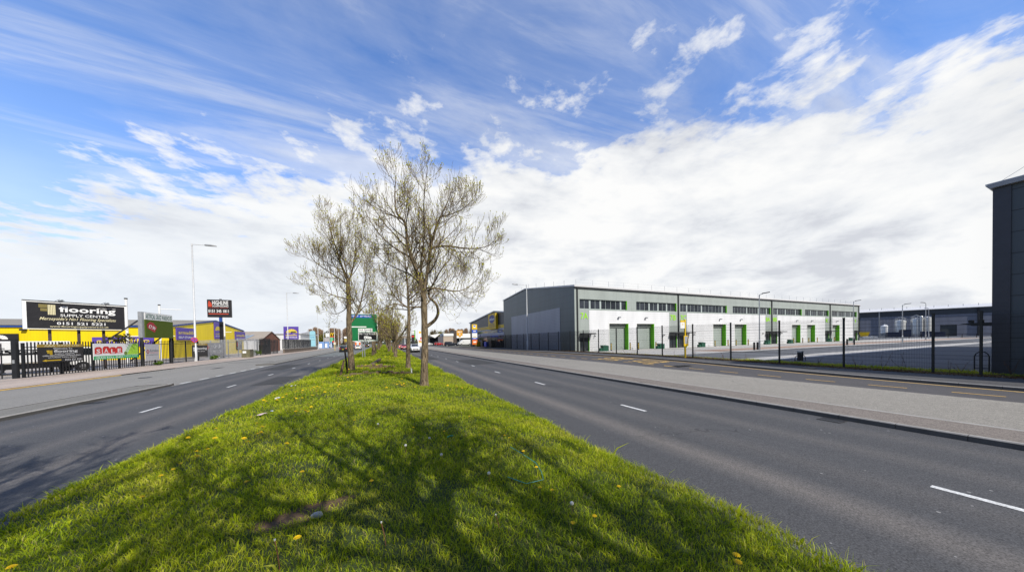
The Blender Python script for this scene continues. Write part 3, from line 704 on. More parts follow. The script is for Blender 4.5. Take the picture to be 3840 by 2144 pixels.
yard_lamp(43.2, 21.33, 6.9, 'slim galvanised yard lamp between the two bins in front of unit 8A')
yard_lamp(87.5, 26.9, 8.3, 'slim galvanised yard lamp against the last windows of the unit row')
yard_lamp(91.0, 21.6, 7.1, 'slim galvanised yard lamp in front of the white silos')
yard_lamp(120, 25, 8.8, 'thin grey yard lamp seen beside the right-hand silo', R(150))
yard_lamp(145, 29.7, 8.6, 'pale thin yard lamp just right of the silo group', R(150))

# ---- mesh fence along the footway
FENCEM = flat('black powder coat', (.010, .012, .011), .5, var=.2)
fz = lambda y: .20 + .2*sstep(5, 22, y)
fence = thing('mesh_fence', 'black welded mesh fence with square posts along the right-hand footway', 'fence', (24.4, 0, 0))
ypos = [4.87+3.02*k for k in range(-4, 23)]; ypos = sorted(ypos + [3.62])
q = MB(); q.box(-.04, .04, -.04, .04, -.15, 2.88); q.box(-.045, .045, -.045, .045, 2.88, 2.91)
for z in (.25, .95, 1.65, 2.35): q.box(-.065, -.04, -.025, .025, z, z+.05)
post0 = q.build('post', FENCEM, fence)
q = MB(); wl = 3.0
nvert = int(wl/.0503)
for i in range(nvert+1):
    y = -wl/2 + i*wl/nvert; r = .003
    q.add([(-r, y-r, .06), (r, y-r, .06), (r, y+r, .06), (-r, y+r, .06), (-r, y-r, 2.72), (r, y-r, 2.72), (r, y+r, 2.72), (-r, y+r, 2.72), (.07, y-r, 2.86), (.078, y-r, 2.86), (.078, y+r, 2.86), (.07, y+r, 2.86)],
          [(0, 1, 5, 4), (1, 2, 6, 5), (2, 3, 7, 6), (3, 0, 4, 7), (4, 5, 9, 8), (5, 6, 10, 9), (6, 7, 11, 10), (7, 4, 8, 11)])
for z in (.1, .3, .5, .7, .72, .9, 1.1, 1.3, 1.5, 1.52, 1.7, 1.9, 2.1, 2.3, 2.32, 2.5, 2.7):
    q.box(.003, .010, -wl/2, wl/2, z-.004, z+.004)
pan0 = q.build('mesh_panel', FENCEM, fence)
first = True
for k, y in enumerate(ypos):
    o = post0 if first else post0.copy()
    if not first: col.objects.link(o)
    o.parent = fence; o.location = (0, y, fz(y))
    if k+1 < len(ypos):
        y2 = ypos[k+1]; p_ = pan0 if first else pan0.copy()
        if not first: col.objects.link(p_)
        p_.parent = fence; p_.location = (0, (y+y2)/2, (fz(y)+fz(y2))/2); p_.scale = (1, (y2-y-.09)/wl, 1)
    first = False

# ---- bus stop pole
t = thing('bus_stop_pole', 'yellow bus stop post with flag and timetable case on the right footway', 'bus stop', (23.92, 17.3, .36))
q = MB(); q.box(-.05, .05, -.05, .05, 0, 3.30, bev=.01); q.build('pole', YELLOW, t)
q = MB(); q.box(-.60, -.055, -.02, .02, 2.55, 3.22, bev=.01); f = q.build('flag', WHITE, t)
q = MB(); q.box(-.60, -.055, -.024, .024, 3.08, 3.24); put_text(q, 'H', -.40, -.25, 2.8, 3.0, -.024); q.build('flag_band', YELLOW, f)
q = MB(); q.box(-.28, .26, -.11, -.05, 1.02, 1.92, bev=.01); f = q.build('timetable_case', YELLOW, t)
q = MB(); rect(q, -.20, .18, 1.22, 1.86, -.114); q.build('timetable', flat('timetable paper', (.36, .38, .42), .3), f)
# ---- tall road lamp on the right footway
def street_lamp(x, y, z, h, lab, side=1, arm=1.6, s=1.0, cat='street lamp', group='street lamps along the road', head='flat'):
    t = thing('street_lamp', lab, cat, (x, y, z), 0, group)
    q = MB(); q.tube([(0, 0, -.1), (0, 0, 1.6*s), (0, 0, 1.65*s), (0, 0, h)], [.14*s, .14*s, .10*s, .065*s], 10); q.build('column', WHITEPOST, t, 40)
    q = MB(); q.tube([(0, 0, h-.25), (0, 0, h+.02), (0, 0, h+.1)], [.09*s, .09*s, .03*s], 8); q.tube([(0, 0, h-.05), (side*arm, 0, h-.02)], .035*s, 6); q.build('arm', WHITEPOST, t)
    q = MB(); a = side*arm
    secs = [(-.02, .05, .06), (.12, .14, .10), (.6, .17, .12), (1.0, .15, .08), (1.12, .05, .03)]
    vs = []
    for dx, wy, hz_ in secs:
        X = a+side*dx*s; vs += [(X, -wy*s, h-.06), (X, -wy*.6*s, h-.06+hz_*1.3*s), (X, wy*.6*s, h-.06+hz_*1.3*s), (X, wy*s, h-.06), (X, 0, h-.06-hz_*.5*s)]
    fs = [tuple(range(5))[::-1], tuple(20+i for i in range(5))]
    for k in range(4):
        for i in range(5): fs.append((k*5+i, k*5+(i+1) % 5, k*5+5+(i+1) % 5, k*5+5+i))
    q.add(vs, fs); q.build('lamp_head', GREYPOST, t, 40); return t
WHITEPOST = flat('pale column paint', (.60, .61, .62), .5, .1, var=.08)
street_lamp(23.6, 47.0, .36, 11.55, 'tall white street lamp standing before the dark gable of the unit row', -1, 1.7)
# ---- timber-topped bollard with hoops, hoop barrier behind the fence
t = thing('cycle_hoop_post', 'black square post with a bent cycle hoop on each side behind the fence', 'cycle stand', (28.55, 11.5, .23))
q = MB(); q.box(-.13, .13, -.13, .13, -.02, .64); q.build('post', BLACK, t); q = MB(); q.box(-.14, .14, -.14, .14, .64, .74); q.build('cap', GALV, t)
for s_ in (-1, 1):
    q = MB(); q.tube([(s_*.12, 0, .44), (s_*.40, 0, .44), (s_*.62, 0, .36), (s_*.74, 0, .2), (s_*.76, 0, -.02)], .025, 6); q.build('hoop', BLACK, t)
t = thing('hoop_barrier', 'black arched hoop barrier on the grass beside the charcoal building', 'barrier', (26.4, 3.9, .22), R(90))
q = MB(); q.tube([(-.19, 0, -.05), (-.19, 0, .78), (-.15, 0, .90), (-.07, 0, .98), (0, 0, 1.0), (.07, 0, .98), (.15, 0, .90), (.19, 0, .78), (.19, 0, -.05)], .022, 8); q.build('hoop', BLACK, t)
q = MB(); q.tube([(-.19, 0, .8), (.19, 0, .8)], .018, 6); q.tube([(-.19, 0, .2), (.19, 0, .2)], .018, 6); q.build('rail', BLACK, t)

# ---- charcoal building at the right edge
t = thing('charcoal_building', 'tall charcoal clad building at the right edge with overhanging pale gutter', 'building', (25.45, 3.5, 0))
q = MB(); q.box(0, 45, -32, 0, .05, 8.62); q.build('wall', DARKPAN2, t)
q = MB(); q.box(-.05, .012, -.42, .012, .05, 8.6); q.box(-.045, .0, -1.8, -1.66, .05, 8.6); q.build('corner_trim', flat('charcoal trim', (.036, .039, .052), .4), t)
q = MB(); q.prismx([(-32, 8.62), (.06, 8.62), (.12, 8.68), (.12, 8.82), (-32, 8.82)], -.22, 45.3); q.build('gutter', flat('pale grey gutter', (.30, .31, .33), .4), t)
q = MB(); q.prismx([(-32, 8.824), (.2, 8.824), (.2, 8.9), (-32, 9.0)], 0, 45); q.build('roof', ROOFW, t)
q = MB()
for yy in (-1.3, -4.3, -7.3): q.box(.2, .26, yy-.03, yy+.03, 8.82, 9.75)
q.tube([(.23, -.02, 8.85), (.23, -1.3, 9.74), (.23, -8, 9.9)], .008, 4); q.tube([(.23, -1.3, 9.5), (.23, -8, 9.6)], .008, 4); q.build('safety_rail', GREYPOST, t)
q = MB(); q.box(3.9, 9, .012, 1.15, 2.5, 2.66); q.prismx([(1.15, 2.52), (1.5, 2.62), (1.15, 2.65)], 3.9, 9); q.build('canopy', BLACK, t)
for yy in (.9, 1.2):
    q = MB(); q.box(4.1, 4.35, yy-.07, yy+.07, 2.66, 2.82, bev=.02); q.build('canopy_lamp', BLACK, t)

# ---- distribution warehouse far behind the yard (local frame along its front)
FR = math.atan2(-.909, .4166)
t = thing('warehouse', 'huge distant dark warehouse with white roof edge behind the silos', 'building', (211, 63, 0), FR)
q = MB(); q.wall(-12, 60, 9.62, 12.0, 0); q.box(-12, 60, .3, 40, .1, 11.9); q.box(-12, .35, -.02, 0, .1, 9.6); q.build('wall', clad('far dark cladding', (.055, .065, .078), 1.2, .03, .7, 0, .5), t)
q = MB(); q.wall(.35, 60, .1, 9.6, -.02, [(22.8, 26.95, .1, 5.15)]); q.build('lower_cladding', clad('far blue grey cladding', (.21, .225, .28), .6, .08, .85, 0, .5), t)
q = MB(); q.prismx([(-.6, 12.0), (42, 12.0), (42, 15.6), (-.6, 12.22)], -13, 61); q.build('roof', ROOFW, t)
q = MB(); q.wall(22.8, 26.95, .1, 5.15, .25); q.build('loading_door', clad('loading door slats', (.06, .07, .075), .4, .08, .8), t)
for xq in (6.1, 31.9):
    q = MB(); q.box(xq-.18, xq+.18, -.35, -.05, .1, 12.0); q.build('downpipe', GALV if xq < 10 else DKSTEEL, t)
q = MB()
for k in range(12): q.box(-4+k*3.6, -3.9+k*3.6, .1, .2, 12.9, 13.8)
q.build('safety_rail', GREYPOST, t)
STAIN = flat('stainless tank', (.62, .62, .60), .35, .3, var=.12)
def silo(u, r, h, lab, k=.90, pipe=True):
    bx, by = 211*k+.4166*u, 63*k-.909*u
    t = thing('silo', lab, 'silo', (bx, by, .3), FR, 'pale storage silos in front of the warehouse')
    q = MB(); q.tube([(0, 0, .7), (0, 0, h-.5), (0, 0, h-.15), (0, 0, h+.25)], [r, r, r*.93, r*.15], 24); q.build('tank', STAIN, t, 40)
    q = MB()
    for a in (45, 135, 225, 315): q.cyl(r*.8*math.cos(R(a)), r*.8*math.sin(R(a)), 0, .75, .09, 6)
    q.build('stand', GREYPOST, t)
    if pipe:
        q = MB(); n = 12
        for i in range(n): a, b_ = R(360*i/n), R(360*(i+1)/n); q.tube([(r*.9*math.cos(a), r*.9*math.sin(a), h+.9), (r*.9*math.cos(b_), r*.9*math.sin(b_), h+.9)], .04, 4); q.cyl(r*.9*math.cos(a), r*.9*math.sin(a), h-.2, h+.9, .035, 4)
        q.tube([(-r*.5, 0, h), (-r*.5, 0, h+1.1), (0, 0, h+1.5), (r*.5, 0, h+1.0), (r, 0, h+.3)], .09, 6); q.build('top_railing', GALV, t)
silo(11.05, 1.5, 6.9, 'broad pale silo with railed top, leftmost of the tall silos'); silo(14.95, 1.4, 7.4, 'broad pale silo with railed top, second of the tall silos')
silo(16.1, .42, 8.2, 'slender bright steel silo between the broad silos', .895, False); silo(17.6, 1.05, 7.8, 'shiny steel silo at the right of the silo group', .9, False)
t = thing('storage_tank', 'squat white tank with conical top on a pale base left of the silos', 'tank', (211*.9+.4166*7, 63*.9-.909*7, .3), FR)
q = MB(); q.tube([(0, 0, 1.9), (0, 0, 4.6), (0, 0, 5.3), (0, 0, 5.45)], [1.2, 1.2, .3, .15], 20); q.build('tank', WHITE, t, 40); q = MB(); q.box(-1.05, 1.05, -.9, .9, 0, 1.9); q.build('base', GALV, t)
NAVY = clad('navy corrugated steel', (.012, .022, .06), .25, .2, .7, 0, .5, axis=0)
def container(u, w_, h, lab, k=.86, mat=None):
    bx, by = 211*k+.4166*u, 63*k-.909*u
    t = thing('waste_container', lab, 'container', (bx, by, .3), FR, 'open steel containers before the silos')
    q = MB(); q.box(0, w_, 0, 2.3, .12, h); q.box(.1, w_-.1, .1, 2.2, h, h+.02, 0); q.build('body', mat or NAVY, t)
    q = MB(); q.box(-.06, w_+.06, -.06, 2.36, h-.16, h-.02); q.build('rim', mat or NAVY, t)
container(7.4, 3.1, 2.1, 'long low navy container below the leftmost silo'); container(10.6, 2.55, 3.0, 'taller navy container in front of the first two silos')
container(15.7, 2.2, 2.2, 'short navy container below the slender silo'); container(18.5, 2.3, 1.9, 'navy container beside the warehouse loading door')
t = thing('skip', 'yellow builders skip beside the end of the unit row', 'skip', (181.5, 54.1, .9), FR)
q = MB(); q.prism([(.5, 0), (2.3, 0), (2.75, 1.7), (0, 1.7)], 0, 1.8); q.build('body', YELLOW, t); q = MB(); q.box(-.05, 2.8, -.05, 1.85, 1.7, 1.8); q.build('rim', YELLOW, t)
t = thing('block_stack', 'low stack of white blocks in front of the yellow skip', 'blocks', (179, 52.5, .3), FR)
q = MB()
for i in range(5): q.box(i*.78, i*.78+.72, 0, .7, 0, .55+.1*(i % 2), bev=.03)
q.build('block', WHITE, t)
# low rail fence and dark hedge at the back of the yard
t = thing('yard_rail', 'low black post and rail fence at the far side of the yard', 'fence', (150, 44, .3), FR)
q = MB()
for k in range(16): q.box(k*2.4, k*2.4+.1, 0, .1, 0, 1.2)
for z in (.5, 1.1): q.box(0, 36, .02, .08, z, z+.07)
q.build('rail', BLACK, t)

# ---- trade counter store beyond (gable to the road)
XS = 28.0
t = thing('trade_store', 'dark gabled trade store with yellow band and round blue sign', 'building', (XS, 0, 0))
def syn(y): return y*XS/30
DK2 = clad('store dark cladding', (.045, .05, .06), .9, .04, .7, 0, .45)
PALE2 = clad('store pale cladding', (.33, .36, .44), .6, .05, .85, 0, .45)
y0s, yr, y1s = 64.0, 75.3, 100.2
q = MB(); q.prismx([(y0s, 6.2), (y0s, 8.6), (yr, 9.9), (y1s, 8.15), (y1s, 6.2)], 0, 30); q.box(.02, 30, y0s, y1s, 0, 6.2); q.box(-.0, .06, 97.5, y1s, 0, 6.2); q.build('wall', DK2, t)
q = MB(); q.prismx([(y0s, 8.61), (yr, 9.93), (y1s+.4, 8.16), (y1s+.4, 8.4), (yr, 10.2), (y0s, 8.9)], -.3, 30); q.build('roof', ROOFW, t)
q = MB(); q.box(-.04, .0, 66, 97.5, 4.9, 6.2); q.box(-.04, 0, 66, 97.5, 2.9, 4.2); q.build('pale_cladding', PALE2, t)
q = MB(); q.box(-.03, .0, 66, 97.5, 4.2, 4.9); q.build('window', GLASS, t)
q = MB(); q.box(-.03, .0, 66, 97.5, .5, 2.9); q.build('shopfront', GLASS, t)
q = MB(); q.box(-.10, -.045, 66, 96, 5.35, 6.15); f = q.build('fascia', YELLOW, t)
q = MB()
for i, (ya, yb, s_) in enumerate(((95, 91, 'Timber'), (90.3, 87, 'Bricks'), (86, 82.5, 'Plumbing'), (75, 70.5, 'Tools Paint'))):
    g = MB(); put_text(g, s_, 0, 1, 5.58, 5.92, 0); q.add([(-.105, ya-(ya-yb)*a, c) for a, b_, c in g.v], g.f)
q.build('lettering', PURPLE, f)
q = MB(); q.box(-1.2, -.05, 66, 90, 3.0, 3.45); q.build('canopy', flat('navy canopy', (.03, .035, .13), .4), t)
q = MB(); q.box(-1.21, -1.2, 70, 76, 3.0, 3.46); q.build('canopy_light', BLUE, t)
q = MB(); q.box(-.75, -.12, syn(77.9), syn(84.2), 5.15, 9.35, bev=.04); f = q.build('sign_box', YELLOW, t)
ya, yb = syn(84.2), syn(77.9); SX = -.756
def onface(g, mat, nm_, par, yl, yr_, x=SX):
    k_ = MB(); k_.add([(x, yl-a*(yl-yr_), c) for a, b_, c in g.v], g.f); return k_.build(nm_, mat, par)
g = MB(); disc(g, .5, 7.95, .38, 1.12, 0, 28); onface(g, flat('deep blue vinyl', (.02, .035, .22), .5), 'roundel', f, ya, yb)
g = MB(); put_text(g, 'selco', .16, .84, 7.6, 8.3, 0, bold=.05); onface(g, WHITE, 'lettering', f, ya, yb, SX-.006)
g = MB(); put_text(g, 'BUILDERS', .12, .88, 6.25, 6.62, 0, bold=.03); put_text(g, 'WAREHOUSE', .12, .88, 5.78, 6.1, 0, bold=.03); put_text(g, 'where the trade go', .14, .86, 5.4, 5.6, 0)
put_text(g, 'TRADE', .2, .8, 6.72, 6.85, 0); onface(g, flat('deep blue vinyl', (.02, .035, .22), .5), 'lettering', f, ya, yb, SX-.006)
for (yy, mt_) in ((92.5, YELLOW), (88.5, flat('deep blue vinyl', (.02, .035, .22), .5))):
    g = MB(); g.add([(-.05, yy+.9, 3.45), (-.05, yy-.9, 3.45), (-.05, yy, 4.15)], [(0, 1, 2)]); g.add([(-.05, yy+.9, 2.6), (-.05, yy+.9, 2.1), (-.05, yy, 1.5), (-.05, yy-.9, 2.1), (-.05, yy-.9, 2.6), (-.05, yy, 2.2)], [(0, 1, 5), (1, 2, 5), (2, 3, 5), (3, 4, 5)]); g.build('poster', mt_, t)
# stock in front of the store: pallets and barrows
for i, (x, y, mt_, lab) in enumerate(((26.3, 86, YELLOW, 'yellow handling cage in front of the trade store entrance'), (26.5, 81, BLACK, 'black wrapped pallet in front of the trade store'), (26.4, 77.5, BLUE, 'blue wrapped pallet near the trade store corner'), (26.4, 73.5, DKSTEEL, 'dark stacked pallet beside the unit row gable'))):
    u = thing('pallet_load', lab, 'pallet', (x, y, .3), R(90), 'goods stacked before the trade store')
    q = MB(); q.box(-.9, .9, -.6, .6, .15, 1.5+.3*(i % 2), bev=.06); q.build('load', mt_, u); q = MB()
    for k in (-.8, 0, .8): q.box(k-.08, k+.08, -.6, .6, 0, .12)
    q.box(-.9, .9, -.6, .6, .12, .149); q.build('pallet', WOODOLD, u)
t = thing('totem_sign', 'tall totem of coloured retail panels, yellow, blue, white and orange', 'sign', (24.05, 81.6, .1))
q = MB(); q.box(-.05, .2, -.05, .1, 0, 1.2); q.build('post', DKSTEEL, t)
for (za, zc, mt_, nm_) in ((5.33, 6.82, YELLOW, 'panel'), (4.36, 5.3, BLUE, 'panel'), (3.0, 4.33, WHITE, 'panel'), (2.5, 2.97, BLUE, 'panel'), (1.06, 2.47, ORANGE, 'panel')):
    q = MB(); q.box(-.74, .76, -.12, .12, za-.1, zc-.1); f = q.build(nm_, mt_, t)
    g = MB(); h_ = zc-za
    if mt_ is YELLOW: disc(g, 0, za+h_*.55, .45, h_*.26, -.125, 20); g.build('lettering', WHITE, f); g = MB(); disc(g, 0, za+h_*.62, .40, h_*.1, -.13, 20); g.build('logo', BLUE, f)
    elif mt_ is WHITE: rect(g, -.5, .5, za+.05, za+.22, -.125); g.build('lettering', GOLD, f)
    else: rect(g, -.42, .42, za+h_*.30, za+h_*.58, -.125); g.build('lettering', WHITE, f)
t = thing('hanging_sign', 'square orange sign on a thin white pole beside the dark car', 'sign', (26.4, 109, 0))
q = MB(); q.cyl(0, 0, 0, 6.1, .07, 8); q.build('pole', WHITE, t); q = MB(); q.box(-1.15, 1.05, -.1, .1, 4.05, 6.12); q.prism([(-.5, 4.05), (.5, 4.05), (.3, 3.6), (-.3, 3.6)], -.1, .1); f = q.build('board', flat('amber sign face', (.75, .36, .03), .5), t)
q = MB(); put_text(q, 'B&M', -.8, .7, 5.2, 5.75, -.105, bold=.05); rect(q, -.12, .12, 4.25, 4.9, -.105); q.build('lettering', WHITE, f)
# ================================================================== LEFT SIDE
YCLAD = clad('yellow ribbed cladding', (.80, .60, .0), .30, .12, .93, 0, .5, axis=0)
YCLADY = clad('yellow ribbed cladding gable', (.95, .72, .0), .30, .12, .93, 0, .5, axis=1)  # lighter copy of the wall yellow, stronger sunlight put into the colour
ASBEST = clad('weathered roof sheet', (.27, .245, .20), .25, .3, .85, 0, .9, axis=0)
ASBESTY = clad('weathered shed roof', (.36, .31, .25), .25, .3, .85, 0, .9, axis=1)
BRICKR = clad('red brick gable', (.22, .085, .05), .075, .15, .8, 0, .9)
BTRIM = flat('blue trim', (.02, .07, .30), .5)
LOGOY = flat('pale yellow vinyl', (.78, .62, .05), .5)
def fan(mb, cx, cz, r, y, m=0, a0=0, a1=180, n=9):
    for i in range(n):
        s = (a1-a0)/n; a = a0+i*s+s*.07; b = a0+(i+1)*s-s*.07
        pts = [(cx+r*.22*math.cos(R(a)), cz+r*.18*math.sin(R(a)))]+[(cx+r*math.cos(R(a+(b-a)*j/4)), cz+r*.85*math.sin(R(a+(b-a)*j/4))) for j in range(5)]+[(cx+r*.22*math.cos(R(b)), cz+r*.18*math.sin(R(b)))]
        poly(mb, [p for p in pts][::1], y, m)

# ---- yellow storage warehouse
AX, AY = -34.0, 71.8
t = thing('storage_warehouse', 'bright yellow warehouse with weathered roof and blue eaves trim', 'building', (0, 0, 0))
q = MB(); q.quad((-110, AY, 0), (AX, AY, 0), (AX, AY, 5.75), (-110, AY, 5.75)); q.build('wall', YCLAD, t)
q = MB(); q.prismx([(AY, 0), (AY, 5.75), (86.2, 7.65), (100.4, 5.9), (100.4, 0)], AX-.3, AX); q.build('gable_wall', YCLADY, t)
q = MB(); q.quad((-110, AY-.3, 5.86), (AX+.15, AY-.3, 5.86), (AX+.15, 86.2, 7.74), (-110, 86.2, 7.74)); q.quad((-110, 86.2, 7.74), (AX+.15, 86.2, 7.74), (AX+.15, 100.7, 5.95), (-110, 100.7, 5.95)); q.build('roof', ASBEST, t)
q = MB(); q.box(-110, AX, AY-.22, AY-.02, 5.55, 5.78); q.prismx([(AY-.3, 5.62), (AY-.3, 5.87), (86.2, 7.77), (100.7, 6.0), (100.7, 5.72), (86.2, 7.45)], AX+.0, AX+.12); q.build('eaves_trim', BTRIM, t)
for xq in (-50.5, -36.6):
    q = MB(); q.box(xq-.35, xq+.15, AY-.5, AY-.02, 5.0, 5.3, bev=.05); q.build('floodlight', DKSTEEL, t)
def wallsign(name, lab, ya, yb, za, zb, x=AX+.05, tilt=0):
    t = thing(name, lab, 'sign', (x, ya, 0), R(90), 'purple signs of the storage warehouse')
    q = MB(); q.box(0, yb-ya, -.12, 0, za, zb, bev=.02); f = q.build('board', PURPLE, t); return t, f, yb-ya
t_, f, w_ = wallsign('fascia_sign', 'wide purple sign with yellow and white words on the near yellow gable', 72.4, 78.3, 3.3, 5.55)
g = MB(); put_text(g, 'armadillo', .5, w_-.2, 4.35, 5.0, -.125, bold=.04); g.build('lettering', LOGOY, f)
g = MB(); put_text(g, 'SELF STORAGE', .5, w_-.2, 3.6, 4.0, -.125, bold=.03); g.build('small_lettering', WHITE, f)
t_, f, w_ = wallsign('fascia_sign', 'tall narrow purple sign with yellow fan emblem under the gable peak', 85.4, 88.3, 3.6, 7.35)
g = MB(); fan(g, w_/2, 5.45, 1.15, -.125); g.build('emblem', LOGOY, f); g = MB(); put_text(g, 'armadillo', .35, w_-.35, 4.6, 4.95, -.125, bold=.03); g.build('lettering', LOGOY, f)
g = MB(); put_text(g, 'SELF STORAGE', .35, w_-.35, 4.1, 4.4, -.125); g.build('small_lettering', WHITE, f)
t_, f, w_ = wallsign('fascia_sign', 'purple sign at the far end of the yellow gable', 95.2, 101, 3.5, 5.6)
g = MB(); put_text(g, 'armadillo', .6, w_-.3, 4.3, 4.95, -.125, bold=.04); g.build('lettering', LOGOY, f)
g = MB(); put_text(g, 'SELF STORAGE', .6, w_-.3, 3.6, 3.95, -.125, bold=.02); g.build('small_lettering', WHITE, f)
# long purple sign on the camera-facing wall, behind the grass sign
t_ = thing('fascia_sign', 'purple sign low on the yellow wall below the turf-covered sign', 'sign', (-43.6, AY-.05, 0), 0, 'purple signs of the storage warehouse')
q = MB(); q.box(0, 7.2, -.12, 0, 2.3, 3.9); f = q.build('board', PURPLE, t_); g = MB(); put_text(g, 'armadillo', .5, 6.7, 2.9, 3.6, -.125, bold=.04); g.build('lettering', LOGOY, f)
t_ = thing('wall_sign', 'black square sign with white fan emblem at the left edge on yellow wall', 'sign', (-53.8, AY-.05, 0))
q = MB(); q.box(-1, 2.6, -.12, 0, 2.9, 4.55); f = q.build('board', BLACKSIGN, t_); g = MB(); fan(g, .9, 3.7, .75, -.125); g.build('emblem', WHITE, f); g = MB(); put_text(g, 'armadillo', -.6, 2.3, 3.1, 3.35, -.125, bold=.03); g.build('lettering', WHITE, f)
# ---- sheds beyond
t = thing('brick_shed', 'old shed with grey ribbed roof and red brick gable', 'building', (0, 0, 0))
q = MB(); q.prismx([(103, 0), (103, 3.6), (111, 6.0), (119, 3.6), (119, 0)], -31.2, -31); q.build('wall', BRICKR, t)
q = MB(); q.quad((-62, 102.7, 3.55), (-30.8, 102.7, 3.55), (-30.8, 111, 6.1), (-62, 111, 6.1)); q.quad((-62, 111, 6.1), (-30.8, 111, 6.1), (-30.8, 119.3, 3.55), (-62, 119.3, 3.55)); q.build('roof', ASBESTY, t)
q = MB()
for k in range(4): q.add([(-38.5+k*1.1, 104+0, 4.03), (-37.8+k*1.1, 104, 4.03), (-37.0+k*1.1, 107, 4.96), (-37.7+k*1.1, 107, 4.96)], [(0, 1, 2, 3)])
q.build('skylight', flat('skylight sheet', (.25, .33, .42), .3), t)
t = thing('white_shed', 'long low white shed beyond the brick gable', 'building', (0, 0, 0))
q = MB(); q.box(-50, -29, 136, 165, 0, 6.2); q.build('wall', clad('white shed cladding', (.66, .66, .66), .3, .1, .9, axis=0), t); q = MB(); q.prismx([(135.5, 6.2), (150, 7.4), (166, 6.2), (166, 6.0), (135.5, 6.0)], -50.4, -28.6); q.build('roof', ROOFW, t)
t = thing('grey_block', 'pale flat roofed block with a small chimney behind the purple roadside board', 'building', (-40.2, 180, 0))
q = MB(); q.box(0, 4.6, 0, 8, 0, 6.6); q.build('wall', flat('block render', (.38, .40, .42), .8), t); q = MB(); q.box(-.1, 3.2, .5, 8, 6.6, 7.2); q.build('roof', CONC, t)
q = MB(); q.box(2.5, 3.2, 2, 3, 7.2, 8.0); q.build('chimney', BRICKR, t); q = MB()
for k in range(4): q.box(.3+k*1.05, 1.0+k*1.05, -.02, 0, 3.2, 5.4)
q.build('window', GLASS, t)

# ---- palisade fencing
def palisade(name, lab, pts, pitch, wd, mat, postmat, zb, zt, every=2.75, group=None):
    """pale fence through points (x, y, top z); each pale has a split pointed head"""
    t = thing(name, lab, 'fence', (0, 0, 0), 0, group)
    pales = MB(); rails = MB(); run = 0
    for (xa, ya, ta), (xb, yb, tb) in zip(pts, pts[1:]):
        L = math.hypot(xb-xa, yb-ya); dx, dy = (xb-xa)/L, (yb-ya)/L; n = int(L/pitch)
        nx, ny = dy, -dx
        for i in range(n):
            s = (i+.5)*pitch; x, y, tz = xa+dx*s, ya+dy*s, ta+(tb-ta)*s/L
            w2 = wd/2
            prof = [(-w2, zb), (w2, zb), (w2, tz-.16), (w2*.8, tz-.02), (w2*.25, tz-.10), (0, tz), (-w2*.25, tz-.10), (-w2*.8, tz-.02), (-w2, tz-.16)]
            o = len(pales.v)
            rid = .022
            vs = [(x+dx*u+nx*(rid if abs(u) < w2*.3 else 0), y+dy*u+ny*(rid if abs(u) < w2*.3 else 0), z) for u, z in prof]
            pales.add(vs, [tuple(range(9))])
        for f_ in (.14, .82):
            za = zb+(ta-zb)*f_; zc = zb+(tb-zb)*f_
            rails.add([(xa-nx*.02, ya-ny*.02, za), (xb-nx*.02, yb-ny*.02, zc), (xb-nx*.02, yb-ny*.02, zc+.06), (xa-nx*.02, ya-ny*.02, za+.06), (xa-nx*.07, ya-ny*.07, za), (xb-nx*.07, yb-ny*.07, zc), (xb-nx*.07, yb-ny*.07, zc+.06), (xa-nx*.07, ya-ny*.07, za+.06)],
                      [(0, 1, 2, 3), (7, 6, 5, 4), (3, 2, 6, 7), (4, 5, 1, 0)])
        k = 0
        while k*every < L:
            s = k*every; x, y, tz = xa+dx*s-nx*.12, ya+dy*s-ny*.12, ta+(tb-ta)*s/L
            q = MB(); q.box(x-.06, x+.06, y-.06, y+.06, zb-.1, tz-.12); q.build('post', postmat, t); k += 1
    pales.build('pale_panel', mat, t); rails.build('rail', mat, t); return t
FENCEB = flat('black palisade paint', (.020, .022, .026), .45, .1, var=.25)
GALVW = flat('galvanised pales', (.44, .45, .47), .45, .3, var=.2)
palisade('palisade_fence', 'black steel palisade fence with banners in front of the flooring yard', [(-23.95, 33.95, 2.76), (-23.75, 44.3, 2.90), (-23.7, 50.0, 2.96), (-23.75, 55.6, 3.0)], .25, .122, FENCEB, FENCEB, .12, 0)
palisade('palisade_fence', 'bare galvanised palisade fence between the lamp post and the black gates', [(-23.75, 55.7, 3.0), (-23.2, 63, 3.2), (-22.2, 72.5, 3.5)], .20, .10, GALVW, GALVW, .08, 0)
palisade('palisade_gate', 'closed black palisade gate at the left edge beside the thick gate pillar', [(-30.5, 32.9, 2.62), (-24.6, 33.5, 2.68)], .155, .07, FENCEB, FENCEB, .12, 0, 4)
t = thing('gate_pillar', 'thick square black gate pillar at the start of the palisade fence', 'gate post', (-24.25, 33.7, .08))
q = MB(); q.box(-.11, .11, -.11, .11, -.1, 2.80, bev=.015); q.build('pillar', FENCEB, t); q = MB(); q.box(-.12, .12, -.12, .12, 2.80, 2.84); q.build('cap', FENCEB, t); q = MB(); q.box(-.05, .05, -.14, -.11, 1.1, 1.35); q.build('latch', GALV, t)
palisade('palisade_gate', 'black palisade gate leaf just past the galvanised fence', [(-22.1, 73, 3.5), (-22.0, 78.2, 3.5)], .22, .15, FENCEB, FENCEB, .1, 0, 2.6)
palisade('palisade_gate', 'open black gate leaf set back behind the kerb entrance', [(-26.0, 83.5, 3.3), (-22.2, 84.3, 3.3)], .25, .17, FENCEB, FENCEB, .1, 0, 2)
t = thing('dark_bin', 'dark wheeled bin standing in the open gateway', 'bin', (-24.3, 82, .1)); q = MB(); q.tube([(0, 0, .12), (0, 0, 1.9)], [.75, .85], 4); q.build('body', BLACK, t); q = MB(); q.box(-.65, .65, -.65, .65, 1.9, 2.0); q.build('lid', BLACK, t)
